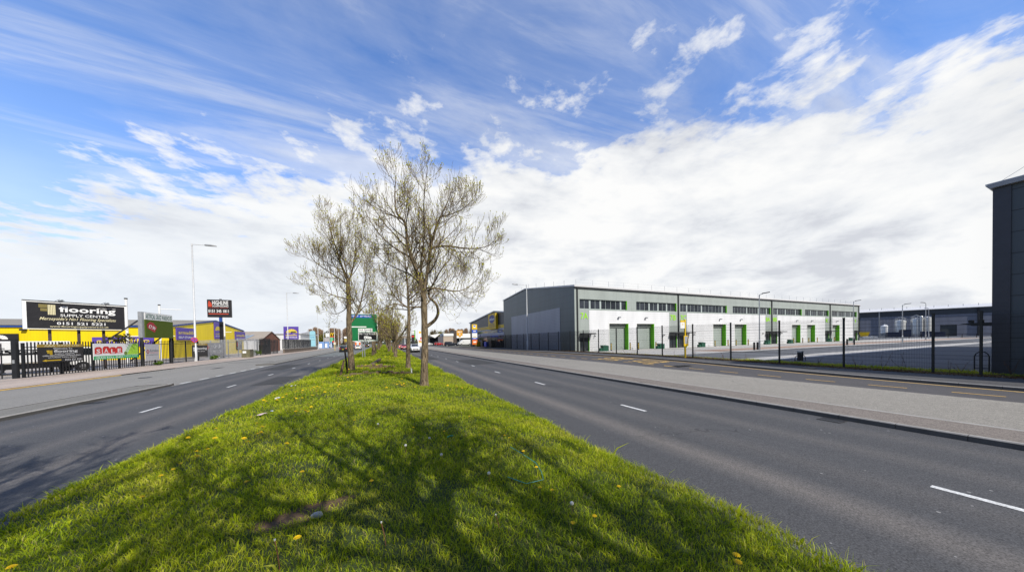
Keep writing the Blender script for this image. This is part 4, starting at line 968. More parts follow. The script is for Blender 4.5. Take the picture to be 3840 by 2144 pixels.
# low wall with close boarded black fence
WALLM = flat('weathered brown wall', (.17, .135, .105), .9, var=.3)
t = thing('roadside_wall', 'low brown retaining wall with concrete coping below the black boarded fence', 'wall', (0, 0, 0))
q = MB(); q.box(-21.5, -21.2, 84.5, 122, .0, .95); q.build('wall', WALLM, t); q = MB(); q.box(-21.56, -21.12, 84.4, 122, .95, 1.06); q.build('coping', CONC, t)
palisade('boarded_fence', 'black close palisade fence standing on the low brown wall', [(-21.5, 84.8, 3.46), (-21.5, 114, 3.46)], .26, .23, FENCEB, FENCEB, 1.06, 0, 5)

# ---- signs on and behind the black fence
def sign_at(name, lab, cat, x, y, rz=90, group=None): return thing(name, lab, cat, (x, y, 0), R(rz), group)
t = sign_at('fence_banner', 'black and gold welcome banner with a yellow arrow on the palisade fence', 'banner', -23.72, 34.4, 88.9, 'banners hung on the palisade fence')
W_ = 3.52
q = MB(); q.box(0, W_, -.03, 0, 1.12, 2.3); f = q.build('board', BLACKSIGN, t); q = MB(); q.box(0, W_, -.034, .002, 2.301, 2.53); fg = q.build('gold_strip', flat('gold banner', (.42, .28, .04), .5), t)
g = MB(); put_text(g, 'AAA', .45, 1.25, 2.33, 2.49, -.038, bold=.05); put_text(g, 'SUPPLY LTD', 1.4, 3.15, 2.35, 2.49, -.038, bold=.03); g.build('lettering', CREAM, fg)
for s_, xa, xb, za, zc, bo in (('Welcome To', 1.1, 2.6, 2.13, 2.25, .03), ('flooring', 1.15, 3.05, 1.82, 2.09, .06), ('SUPPLY CENTRE', 1.2, 2.75, 1.72, 1.81, .02), ('OPEN MON-FRIDAY 8.00am-5.00pm', .32, 3.3, 1.56, 1.68, .04), ('SATURDAY 9.00am-4.00pm', .72, 2.95, 1.43, 1.53, .04), ('0151 521 5221', 1.98, 3.4, 1.20, 1.35, .04)):
    g = MB(); put_text(g, s_, xa, xb, za, zc, -.034, bold=bo); g.build('lettering', WHITE, f)
g = MB()
def flogo(g, x0, z0, w_, h_, y, part):
    if part == 0: rect(g, x0, x0+w_*.5, z0+h_*.68, z0+h_, y); rect(g, x0+w_*.1, x0+w_*.5, z0+h_*.34, z0+h_*.62, y)
    else:
        for i in range(5): rect(g, x0+w_*(.53+.095*i), x0+w_*(.53+.095*i+.07), z0, z0+h_*.98, y)
flogo(g, .62, 1.70, .42, .36, -.034, 0); flogo(g, .62, 1.70, .42, .36, -.034, 1); poly(g, [(.28, 1.27), (.58, 1.36), (.58, 1.31), (1.68, 1.32), (1.68, 1.24), (.58, 1.24), (.58, 1.19)], -.034); g.build('arrow', YELLOW, f)
t = sign_at('fence_banner', 'white sale banner with four red tags and green rolled turf picture', 'banner', -23.68, 38.95, 88.9, 'banners hung on the palisade fence')
W_ = 5.05
q = MB(); q.box(0, W_, -.03, 0, 1.11, 2.56); f = q.build('board', WHITE, t); g = MB(); rect(g, 0, W_, 1.11, 1.42, -.033); g.build('green_strip', flat('banner green', (.03, .46, .14), .5), f)
for xc, zo, c_ in ((.48, 0, 'S'), (1.28, .05, 'A'), (2.0, -.02, 'L'), (2.72, .02, 'E')):
    g = MB(); poly(g, [(xc-.36, 1.62+zo), (xc+.36, 1.62+zo), (xc+.36, 2.12+zo), (xc+.2, 2.25+zo), (xc-.2, 2.25+zo), (xc-.36, 2.12+zo)], -.034); tg = g.build('tag', RED, f)
    g = MB(); put_text(g, c_, xc-.2, xc+.2, 1.68+zo, 2.06+zo, -.037, bold=.06); g.build('lettering', WHITE, tg)
g = MB(); put_text(g, 'GRASS ROLL ENDS', .18, 3.15, 1.17, 1.36, -.037, bold=.03); g.build('lettering', WHITE, f); g = MB(); put_text(g, 'Remnants', 3.3, 4.1, 1.26, 1.36, -.037, bold=.02); put_text(g, 'all sizes', 4.2, 4.9, 1.26, 1.36, -.037, bold=.02); g.build('small_lettering', WHITE, f)
g = MB(); poly(g, [(3.55, 1.45), (5.05, 1.45), (5.05, 2.55), (4.35, 2.55)], -.034); g.build('turf_picture', flat('printed turf', (.40, .72, .05), .6, var=.35, scale=12), f)
g = MB(); poly(g, [(3.25, 1.6), (3.6, 1.45), (4.3, 2.55), (3.95, 2.55)], -.036); g.build('roll_picture', flat('printed turf roll', (.50, .74, .42), .6, var=.3, scale=8), f); g = MB(); disc(g, 3.45, 1.60, .2, .17, -.038, 16); g.build('roll_end', flat('printed roll end', (.18, .28, .03), .6, var=.5, scale=20), f)
# artificial grass sign on two posts
t = sign_at('turf_sign', 'sign covered in artificial grass with a red price tag', 'sign', -23.6, 44.75)
q = MB(); q.box(0, 4.95, 0, .3, 3.18, 5.95); q.build('cabinet', GALV, t)
q = MB(); q.box(.36, 4.93, -.04, -.002, 5.16, 5.9); f = q.build('header', WHITE, t); g = MB(); put_text(g, 'ARTIFICIAL GRASS WAREHOUSE', .5, 4.82, 5.24, 5.80, -.045, bold=.05); g.build('lettering', flat('sign green', (.0, .11, .07), .5), f)
q = MB(); q.box(.36, 4.93, -.07, -.002, 3.2, 5.14); f = q.build('turf_panel', flat('artificial turf', (.085, .13, .008), 1, var=.5, scale=14), t)
g = MB(); poly(g, [(.55, 4.62), (1.05, 4.93), (1.55, 4.85), (2.15, 4.35), (1.75, 3.75), (.7, 4.2)], -.075); tagp = g.build('price_tag', flat('tag red', (.38, .01, .02), .5), f)
g = MB(); g2 = MB(); put_text(g2, '£7.99', 0, 1.05, 0, .42, 0, bold=.05); g.add([(.82+a*.93-c*-.36*0+c*.2, -.08, 4.28+c*.9-a*.28) for a, b_, c in g2.v], g2.f); g.build('lettering', WHITE, tagp)
for u in (.12, 4.8):
    q = MB(); q.box(u-.09, u+.09, .05, .22, -.05 if False else .05, 3.2); q.build('post', DKSTEEL, t)
q = MB(); q.tube([(.2, .3, 5.1), (-2.6, 1.8, 2.2)], .07, 6); q.build('strut', DKSTEEL, t); q = MB(); q.tube([(3.4, .3, 3.2), (2.2, 2.2, .6)], .07, 6); q.build('strut', DKSTEEL, t)
t = sign_at('small_board', 'grey-white board with a red diamond logo below the turf sign', 'sign', -23.55, 44.95); q = MB(); q.box(0, 2.1, -.03, 0, .68, 2.47); f = q.build('board', flat('pale board', (.48, .48, .50), .5, var=.05), t)
g = MB(); poly(g, [(.12, 1.66), (.36, 1.93), (.60, 1.66), (.36, 1.39)], -.033); g.build('diamond', flat('diamond red', (.30, .02, .04), .5), f); g = MB(); poly(g, [(.28, 1.66), (.36, 1.76), (.44, 1.66), (.36, 1.56)], -.036); g.build('diamond_gap', WHITE, f)
g = MB(); put_text(g, 'Karndean', .68, 2.0, 1.62, 1.92, -.033, bold=.01); g.build('lettering', flat('sign ink', (.05, .05, .06), .5), f); g = MB(); put_text(g, 'UK & INTERNATIONAL', .15, 1.95, 1.24, 1.34, -.033, bold=.05); g.build('lettering', flat('sign ink', (.05, .05, .06), .5), f); g = MB(); put_text(g, 'Designflooring', .68, 1.95, 1.46, 1.57, -.033); g.build('red_lettering', RED, f)
t = sign_at('small_board', 'black flooring board on the fence behind the tall lamp post', 'sign', -23.58, 53.5); q = MB(); q.box(0, 3.8, -.03, 0, .66, 2.24); f = q.build('board', BLACKSIGN, t); q = MB(); q.box(0, 3.8, -.034, .002, 2.241, 2.52); fg = q.build('gold_strip', flat('gold banner', (.42, .28, .04), .5), t)
g = MB(); put_text(g, 'AAA SUPPLY', .5, 3.2, 2.28, 2.46, -.038, bold=.04); g.build('lettering', CREAM, fg); g = MB(); put_text(g, 'flooring', .95, 3.6, 1.55, 2.0, -.034, bold=.05); put_text(g, 'SUPPLY CENTRE', 1.0, 3.0, 1.35, 1.48, -.034); flogo(g, .25, 1.2, .6, .8, -.034, 0); flogo(g, .25, 1.2, .6, .8, -.034, 1); g.build('lettering', WHITE, f)
t = thing('small_board', 'small black board with red mark on the galvanised fence', 'sign', (-22.9, 64.6, 0), R(96)); q = MB(); q.box(0, 3.3, -.03, 0, 1.35, 2.9); f = q.build('board', BLACKSIGN, t); g = MB(); rect(g, .4, .7, 2.0, 2.65, -.034); g.build('mark', RED, f)
g = MB(); put_text(g, 'ARK', .95, 2.9, 2.2, 2.75, -.034, bold=.04); put_text(g, '0151 345', .5, 2.9, 1.55, 1.75, -.034, bold=.04); g.build('lettering', WHITE, f)
t = thing('scaffold_banner', 'scaffolding banner with white block letters behind the galvanised fence', 'banner', (-24.1, 58.2, 0), R(94)); q = MB(); q.box(0, 6.4, -.03, 0, .5, 2.6); f = q.build('board', flat('banner grey', (.20, .20, .22), .5), t)
g = MB(); put_text(g, 'HIGHLINE', 1.5, 6.1, 1.75, 2.4, -.035, bold=.05); put_text(g, 'SCAFFOLDING', 1.5, 6.1, .95, 1.45, -.035, bold=.05); g.build('lettering', WHITE, f); g = MB(); poly(g, [(.3, 1.5), (1.2, 1.9), (.3, 2.4)], -.035); g.build('mark', RED, f)
# big flooring billboard
BBR = 90-46.7; bk = 44/40
t = thing('billboard', 'large black flooring billboard with white frame on three posts', 'billboard', (-23.06*1.24, 32.68*1.24, -.28), R(BBR)); t.scale = (1.127,)*3
BW = 4.93; B0, B1 = 3.80, 5.88
q = MB(); q.box(0, BW, 0, .12, B0, B1); f = q.build('board', BLACKSIGN, t)
q = MB()
for a in ((-.06, BW+.06, B1, B1+.09), (-.06, BW+.06, B0-.05, B0), (-.06, .11, B0, B1), (BW-.07, BW+.06, B0, B1)): q.box(a[0], a[1], -.05, .08, a[2], a[3])
q.build('frame', WHITE, t)
q = MB(); q.box(-.05, BW+.05, -.08, .16, B1+.092, B1+.14); q.build('edge_board', DKSTEEL, t); q = MB(); q.box(.2, BW-.4, -.06, .16, B0-.17, B0-.102); q.build('edge_board', DKSTEEL, t)
g = MB(); put_text(g, 'flooring', 1.52, 4.36, 5.03, 5.66, -.006, bold=.07); g.build('lettering', WHITE, f); g = MB(); put_text(g, 'SUPPLY CENTRE', 1.57, 3.95, 4.80, 5.02, -.006, bold=.02); g.build('lettering', WHITE, f); g = MB(); put_text(g, '0151 521 5221', 1.40, 3.78, 4.13, 4.36, -.006, bold=.04); g.build('lettering', WHITE, f); g = MB(); put_text(g, 'ESTABLISHED 1988', 3.45, 4.36, 5.60, 5.66, -.006, bold=.02); g.build('lettering', WHITE, f)
g = MB(); put_text(g, "Merseyside's No1 Flooring Specialists", .64, 4.36, 4.42, 4.74, -.006, bold=.02, shear=.35); put_text(g, 'www.flooringsupplycentre.co.uk', 1.08, 3.95, 3.88, 4.06, -.006, bold=.03); g.build('cream_lettering', CREAM, f)
g = MB(); flogo(g, .62, 4.92, .75, .82, -.006, 0); g.build('logo', flat('olive gold', (.22, .18, .06), .5), f); g = MB(); flogo(g, .62, 4.92, .75, .82, -.006, 1); g.build('logo_stripes', CREAM, f)
for u in (1.1, 2.45, 3.72):
    q = MB(); q.box(u-.07, u+.07, .16, .32, -.05, B0+.1); q.build('post', flat('brown post', (.06, .04, .035), .7), t)
for u in (1.5, 3.75):
    q = MB(); q.tube([(u-.2, .05, B1+.1), (u-.05, -.2, B1+.24), (u+.0, -.45, B1+.28)], .015, 5); q.tube([(u-.02, -.40, B1+.16), (u+.1, -.50, B1+.26), (u+.2, -.45, B1+.16)], .02, 5); q.box(u-.08, u+.14, -.52, -.38, B1+.13, B1+.20); q.build('spotlight', DKSTEEL, t)
# scaffolding pole sign
t = thing('pole_sign', 'black scaffolding sign on a tall dark pole above the yellow gable', 'sign', (-25.25, 66, 0))
q = MB(); q.box(-1.66, 1.40, -.22, .22, 6.95, 9.93, bev=.02); f = q.build('board', BLACKSIGN, t)
g = MB(); put_text(g, 'HIGHLINE', -1.0, 1.08, 9.05, 9.75, -.225, bold=.04); put_text(g, 'SCAFFOLDING', -.98, 1.08, 8.70, 8.98, -.225, bold=.04); put_text(g, '0151 345 1811', -1.52, 1.12, 7.75, 8.25, -.225, bold=.04); g.build('lettering', WHITE, f)
g = MB(); poly(g, [(-1.53, 8.72), (-1.06, 8.72), (-1.06, 9.2), (-1.2, 9.45), (-1.42, 9.75), (-1.53, 9.3)], -.225); put_text(g, 'SAFE AND SECURE', -1.52, 1.05, 8.52, 8.62, -.225); rect(g, -1.5, 1.08, 7.45, 7.6, -.225); g.build('emblem', flat('sign vermilion', (.55, .07, .035), .5), f)
q = MB(); q.box(-.22, .22, -.14, .14, 0, 6.2); q.build('pole', BLACK, t); q = MB(); q.box(-.225, .12, -.145, .14, 6.2, 6.95); q.build('pole_wrap', BTRIM, t); q = MB(); q.cyl(0, 0, 9.93, 10.12, .16, 10); q.build('cap', GREYPOST, t)
# purple roadside board with fan
t = thing('roadside_board', 'square purple roadside board with yellow fan emblem above the black fence', 'sign', (-25.2, 100, 0))
q = MB(); q.box(0, 3.42, 0, .3, 3.5, 7.04, bev=.02); f = q.build('board', PURPLE, t); g = MB(); fan(g, 1.85, 5.25, 1.3, -.006); g.build('emblem', LOGOY, f); g = MB(); put_text(g, 'armadillo', .45, 3.1, 4.45, 4.95, -.006, bold=.05); g.build('lettering', LOGOY, f)
g = MB(); put_text(g, 'SELF STORAGE', .45, 3.1, 3.85, 4.2, -.006, bold=.04); g.build('lettering', WHITE, f); q = MB(); q.box(.3, .45, .05, .2, 0, 3.5); q.box(2.95, 3.1, .05, .2, 0, 3.5); q.build('post', DKSTEEL, t)
# ---- lamps, masts, cabinet
street_lamp(-23.55, 54.3, .05, 16.0, 'tallest white street lamp on the left pavement before the galvanised fence', 1, 1.3, 1.15)
street_lamp(-21.7, 89.6, .05, 14.9, 'white street lamp in front of the purple roadside board', 1, 1.3, 1.1)
for x, y, h, lab in ((-22.6, 132, 15.0, 'white street lamp beside the first blue hoarding on the left'), (-21.5, 150, 15.5, 'white street lamp left of the golden arches'), (-17.6, 135, 13.0, 'white street lamp just right of the golden arches'), (-22.9, 190, 14.5, 'far white street lamp left of the big tree trunk'), (-30, 190, 11.5, 'thin far lamp between the blue hoarding and the pale sign')):
    street_lamp(x, y, 0, h, lab, 1, 1.3, 1.0)
street_lamp(29.7, 180, 0, 13, 'thin far white lamp beside the parked red car', -1, 1.3, 1.0); street_lamp(8.3, 130, 0, 9.0, 'white lamp on the right between the two nearest tree trunks', -1, 1.2, 1.2)
t = thing('clearway_sign', 'small round blue and red clearway sign on the tall left lamp post', 'sign', (-23.55, 54.08, 3.0), R(20)); q = MB(); disc(q, 0, 0, .34, .34, -.03, 24); q.build('rim', RED, t); q = MB(); disc(q, 0, 0, .26, .26, -.034, 24); f = q.build('face', BLUE, t); g = MB()
for a in (45, 135): c_, s_ = math.cos(R(a)), math.sin(R(a)); poly(g, [(c_*.26-s_*.04, s_*.26+c_*.04), (-c_*.26-s_*.04, -s_*.26+c_*.04), (-c_*.26+s_*.04, -s_*.26-c_*.04), (c_*.26+s_*.04, s_*.26-c_*.04)], -.037)
g.build('cross', RED, f)
def mast(x, y, h, arms, lab):
    t = thing('camera_mast', lab, 'mast', (x, y, .08), 0, 'white masts in the left yard'); q = MB(); q.cyl(0, 0, 0, h, .11, 10); q.build('mast', WHITE, t); q = MB(); q.cyl(0, 0, h, h+.14, .14, 10); q.build('cap', DKSTEEL, t)
    for z, a in arms:
        q = MB(); q.tube([(0, 0, z), (a*.9, a*.3, z)], .05, 6); q.build('arm', WHITE, t)
mast(-27.9, 50.5, 7.8, [(6.0, -2.3), (3.4, 1.2)], 'white mast with side arm between the billboard and the turf sign'); mast(-29.4, 59.2, 8.0, [(7.5, 2.3), (3.6, 1.5)], 'white mast peeping over the right corner of the turf sign'); mast(-27.5, 73, 7.5, [(6.4, -.6), (4.6, 1)], 'thin white mast beside the dark sign pole')
t = thing('utility_cabinet', 'squat brown-green utility cabinet at the kerb by the galvanised fence', 'cabinet', (-21.2, 64, .05), R(4)); q = MB(); q.box(-.55, .55, -.9, .9, -.05, 1.28, bev=.02); q.build('body', flat('cabinet paint', (.14, .13, .075), .7, var=.3), t); q = MB(); q.box(-.6, .6, -.95, .95, 1.28, 1.34); q.build('lid', flat('cabinet lid', (.20, .185, .13), .7), t)
q = MB(); rect(q, -.4, .05, .75, 1.1, -.905); q.build('sticker', WHITE, t)
# ---- further roadside signs on the left
CYAN = flat('cyan sign face', (.30, .58, .68), .5, var=.08)
t = thing('totem_sign', 'pale blue totem sign with rounded top beyond the boarded fence', 'sign', (-23.36, 122, 0)); q = MB(); q.box(0, 1.65, 0, .3, 1.2, 3.45); q.build('panel', CYAN, t); q = MB(); q.box(0, 1.65, 0, .3, 3.55, 5.0); f = q.build('panel', CYAN, t)
q = MB(); q.prism([(0, 5.1), (1.65, 5.1), (1.65, 6.2), (1.3, 6.6), (.35, 6.6), (0, 6.2)], 0, .3); f2 = q.build('panel', CYAN, t); q = MB(); q.box(.1, 1.55, .05, .25, 0, 5.1); q.build('post', flat('totem post', (.16, .13, .1), .7), t)
g = MB(); put_text(g, 'CAR WASH', .2, 1.45, 4.1, 4.6, -.006, bold=.03); g.build('lettering', flat('totem blue', (.04, .2, .38), .5), f)
HOARD = flat('blue hoarding', (.19, .33, .62), .5, var=.15)
for x0, w_, y, lab in ((-21.55, 1.7, 127, 'blue hoarding panel with white notice nearest the lamp post'), (-20.35, 1.45, 131, 'pale blue and white hoarding panel in the middle of three'), (-19.8, .65, 140, 'narrow blue hoarding panel farthest along the kerb')):
    t = thing('hoarding', lab, 'hoarding', (x0, y, 0), 0, 'blue hoarding panels on the left kerb'); q = MB(); q.box(0, w_, 0, .1, .35, 2.78); f = q.build('board', HOARD, t); g = MB(); rect(g, .1, w_*.55, .55, 2.1, -.006); g.build('notice', WHITE, f); q = MB(); q.box(.02, .12, .1, .2, 0, 2.78); q.box(w_-.12, w_-.02, .1, .2, 0, 2.78); q.build('post', GALV, t)
t = thing('retail_sign', 'stacked white and grey retail sign left of the golden arches', 'sign', (-21.1, 135, 0)); q = MB(); q.box(0, 1.85, 0, .2, 2.9, 4.36); q.build('panel', flat('retail panel grey', (.42, .40, .40), .5), t); q = MB(); q.box(.5, 1.7, 0, .2, 4.7, 6.17); q.build('panel', WHITE, t); q = MB(); q.box(.2, .3, .05, .15, 0, 4.7); q.box(1.5, 1.6, .05, .15, 0, 4.7); q.build('post', GALV, t)
t = thing('arches_sign', 'golden double arch on a red sign with green panel below', 'sign', (-20.55, 145, 0)); q = MB()
for cx in (.48, 1.28):
    pts = [(cx+.38*math.cos(R(a)), 0, 5.1+1.35*math.sin(R(a))) for a in range(0, 181, 15)]; q.tube(pts, .14, 6)
q.build('arch', YELLOW, t); q = MB(); q.box(0, 1.8, -.1, .15, 4.72, 5.08); q.build('red_panel', RED, t); q = MB(); q.box(0, 1.2, -.1, .1, 2.75, 4.68); q.build('green_panel', flat('pale sign green', (.16, .52, .27), .5), t); q = MB(); q.box(.5, .65, 0, .1, 0, 2.75); q.build('post', GALV, t)
t = thing('white_board', 'blank white board over a yellow panel behind the left tree trunk', 'sign', (-18.0, 170, 0)); q = MB(); q.box(0, 1.75, 0, .1, 4.45, 5.4); q.build('board', WHITE, t); q = MB(); q.box(.1, 1.7, 0, .1, 2.7, 4.2); q.build('panel', flat('ochre panel', (.38, .30, .04), .6), t); q = MB(); q.box(.8, .92, .1, .2, 0, 4.45); q.build('post', GALV, t)
t = thing('bus_stop_pole', 'thin yellow bus stop post on the left kerb beyond the hoardings', 'bus stop', (-12.5, 96, .1)); q = MB(); q.cyl(0, 0, 0, 2.5, .06, 8); q.build('pole', YELLOW, t); q = MB(); q.box(-.25, .2, -.03, .03, 1.7, 2.35); q.build('flag', WHITE, t)
t = thing('round_sign', 'round red and blue no stopping sign on a grey post by the hoardings', 'sign', (-16.1, 120, .1)); q = MB(); q.cyl(0, 0, 0, 2.9, .04, 6); q.build('pole', GALV, t); q = MB(); disc(q, 0, 2.65, .3, .3, -.05); q.build('face', RED, t)
# ---- green direction sign on the median
SG = flat('road sign green', (.008, .17, .055), .4, var=.05)
t = thing('direction_sign', 'large green direction sign with white border standing on the grass median', 'road sign', (-3.78, 40, 0))
q = MB(); q.box(0, 3.2, 0, .06, 2.36, 5.72); q.build('border', WHITE, t); q = MB(); q.box(.06, 3.14, -.006, -.001, 2.42, 5.66); f = q.build('face', SG, t)
g = MB(); rect(g, .2, 2.55, 5.22, 5.55, -.009); g.build('blue_panel', BLUE, f); g = MB(); put_text(g, 'M57 (M58)', .3, 2.45, 5.28, 5.5, -.012, bold=.03); rect(g, .3, 1.95, 4.05, 4.17, -.009); rect(g, 1.05, 2.6, 3.52, 3.92, -.009); g.build('white_panel', WHITE, f)
g = MB(); put_text(g, '(Ind. Estate)', 1.12, 2.52, 3.58, 3.86, -.012, bold=.03); g.build('lettering', BLACK, f)
g = MB(); q = MB(); q.box(1.05, 3.1, -.012, -.007, 2.48, 3.46); q.build('panel_border', WHITE, f); q = MB(); q.box(1.11, 3.04, -.018, -.013, 2.54, 3.40); f2 = q.build('black_panel', BLACK, f)
g = MB(); put_text(g, 'Mersey Reach', 1.2, 2.95, 3.1, 3.34, -.021, bold=.03); poly(g, [(1.65, 2.66), (1.65, 2.98), (2.2, 2.98), (2.2, 2.9), (2.4, 2.9), (2.5, 2.78), (2.5, 2.66)], -.021)
for cx in (1.8, 2.3): disc(g, cx, 2.66, .08, .08, -.021, 12)
g.build('pictogram', WHITE, f2)
for u in (1.45, 1.7):
    q = MB(); q.cyl(u, .14, .15, 5.5, .045, 8); q.build('post', GALV, t)
# ---- petrol and retail totems at the far right of the median, low buildings
t = thing('petrol_sign', 'white petrol price totem with yellow shell emblem beside the nearest trunk', 'sign', (13.0, 125, 0)); q = MB(); q.box(0, 1.5, 0, .3, .3, 6.85); f = q.build('board', WHITE, t)
g = MB(); disc(g, .85, 5.85, .5, .5, -.006, 18, 0, -20, 200); poly(g, [(.4, 5.8), (1.3, 5.8), (1.1, 5.5), (.6, 5.5)], -.007); rect(g, .3, 1.4, 1.7, 2.2, -.006); g.build('shell_emblem', flat('petrol yellow', (.80, .50, .01), .5), f); g = MB(); rect(g, .85, 1.35, 3.1, 3.9, -.006); rect(g, .25, 1.3, 2.35, 2.75, -.006); g.build('price', RED, f)
t = thing('retail_sign', 'black and green retail totem left of the petrol price sign', 'sign', (11.35, 135, 0)); q = MB(); q.box(0, 1.3, 0, .3, .2, 7.0); f = q.build('board', BLACKSIGN, t); q = MB(); q.box(1.3, 1.65, -.02, .32, 2.9, 7.2); q.build('edge', flat('bright green', (.16, .50, .03), .5), t); g = MB(); rect(g, .05, 1.25, 5.3, 6.8, -.006); g.build('white_panel', WHITE, f); g = MB(); put_text(g, 'food', .15, 1.15, 5.6, 6.2, -.01, bold=.05); g.build('lettering', BLACK, f); g = MB(); rect(g, .05, 1.2, 4.2, 4.8, -.006); g.build('red_panel', RED, f)
t = thing('restaurant', 'low white and brown drive-through with tilted white roofs and dark tower', 'building', (0, 150, 0))
q = MB(); q.box(27.9, 33.4, 0, 10, 0, 4.7); q.build('wall', flat('restaurant stone', (.46, .38, .31), .8), t); q = MB(); q.box(25.3, 27.88, .2, 10, 0, 4.5); q.build('dark_wing', flat('restaurant grey', (.10, .10, .12), .7), t)
q = MB(); q.box(33.1, 34.5, -.6, 8, 0, 7.5); q.build('tower', flat('dark brown panel', (.07, .05, .04), .6), t); q = MB(); q.box(34.5, 42, .5, 9, 0, 3.6); q.build('shopfront', GLASS, t)
q = MB(); q.box(34.5, 43, -.8, 10, 3.62, 5.85); q.box(28, 33.1, -.3, 10.2, 4.72, 6.0); q.add([(20.9, -1, 5.2), (23.6, -1, 3.8), (26.4, -1, 6.0), (20.9, 9, 5.2), (23.6, 9, 3.8), (26.4, 9, 6.0)], [(0, 1, 4, 3), (1, 2, 5, 4), (0, 3, 5, 2), (0, 2, 1), (3, 4, 5)]); q.build('roof', WHITE, t); q = MB(); q.box(21.5, 25.2, 2, 8, 0, 3.8); q.build('glass_wing', GLASS, t)
t = thing('far_store', 'low dark flat roofed store far down the road beyond the red barriers', 'building', (8, 220, 0)); q = MB(); q.box(0, 10, 0, 12, 0, 4.6); q.build('wall', flat('far store grey', (.07, .08, .09), .7), t); q = MB(); q.box(-.3, 10.3, -.3, 12, 4.62, 6.3); q.build('fascia', flat('far store fascia', (.35, .30, .26), .7), t)
for i, x in enumerate((5.3, 6.7, 8.1)):
    t = thing('road_barrier', ('left', 'middle', 'right')[i]+' one of three red and white plastic barriers beyond the red car', 'barrier', (x, 118+i, 0), 0, 'red and white road barriers'); q = MB(); q.prismx([(-.25, 0), (.25, 0), (.1, 1.0), (-.1, 1.0)], 0, 1.25); q.build('body', flat('barrier red', (.62, .09, .05), .5) if i != 1 else WHITE, t)
    q = MB(); q.box(0.1, 1.15, -.16, -.13, .6, .8); q.build('band', WHITE if i != 1 else ORANGE, t)

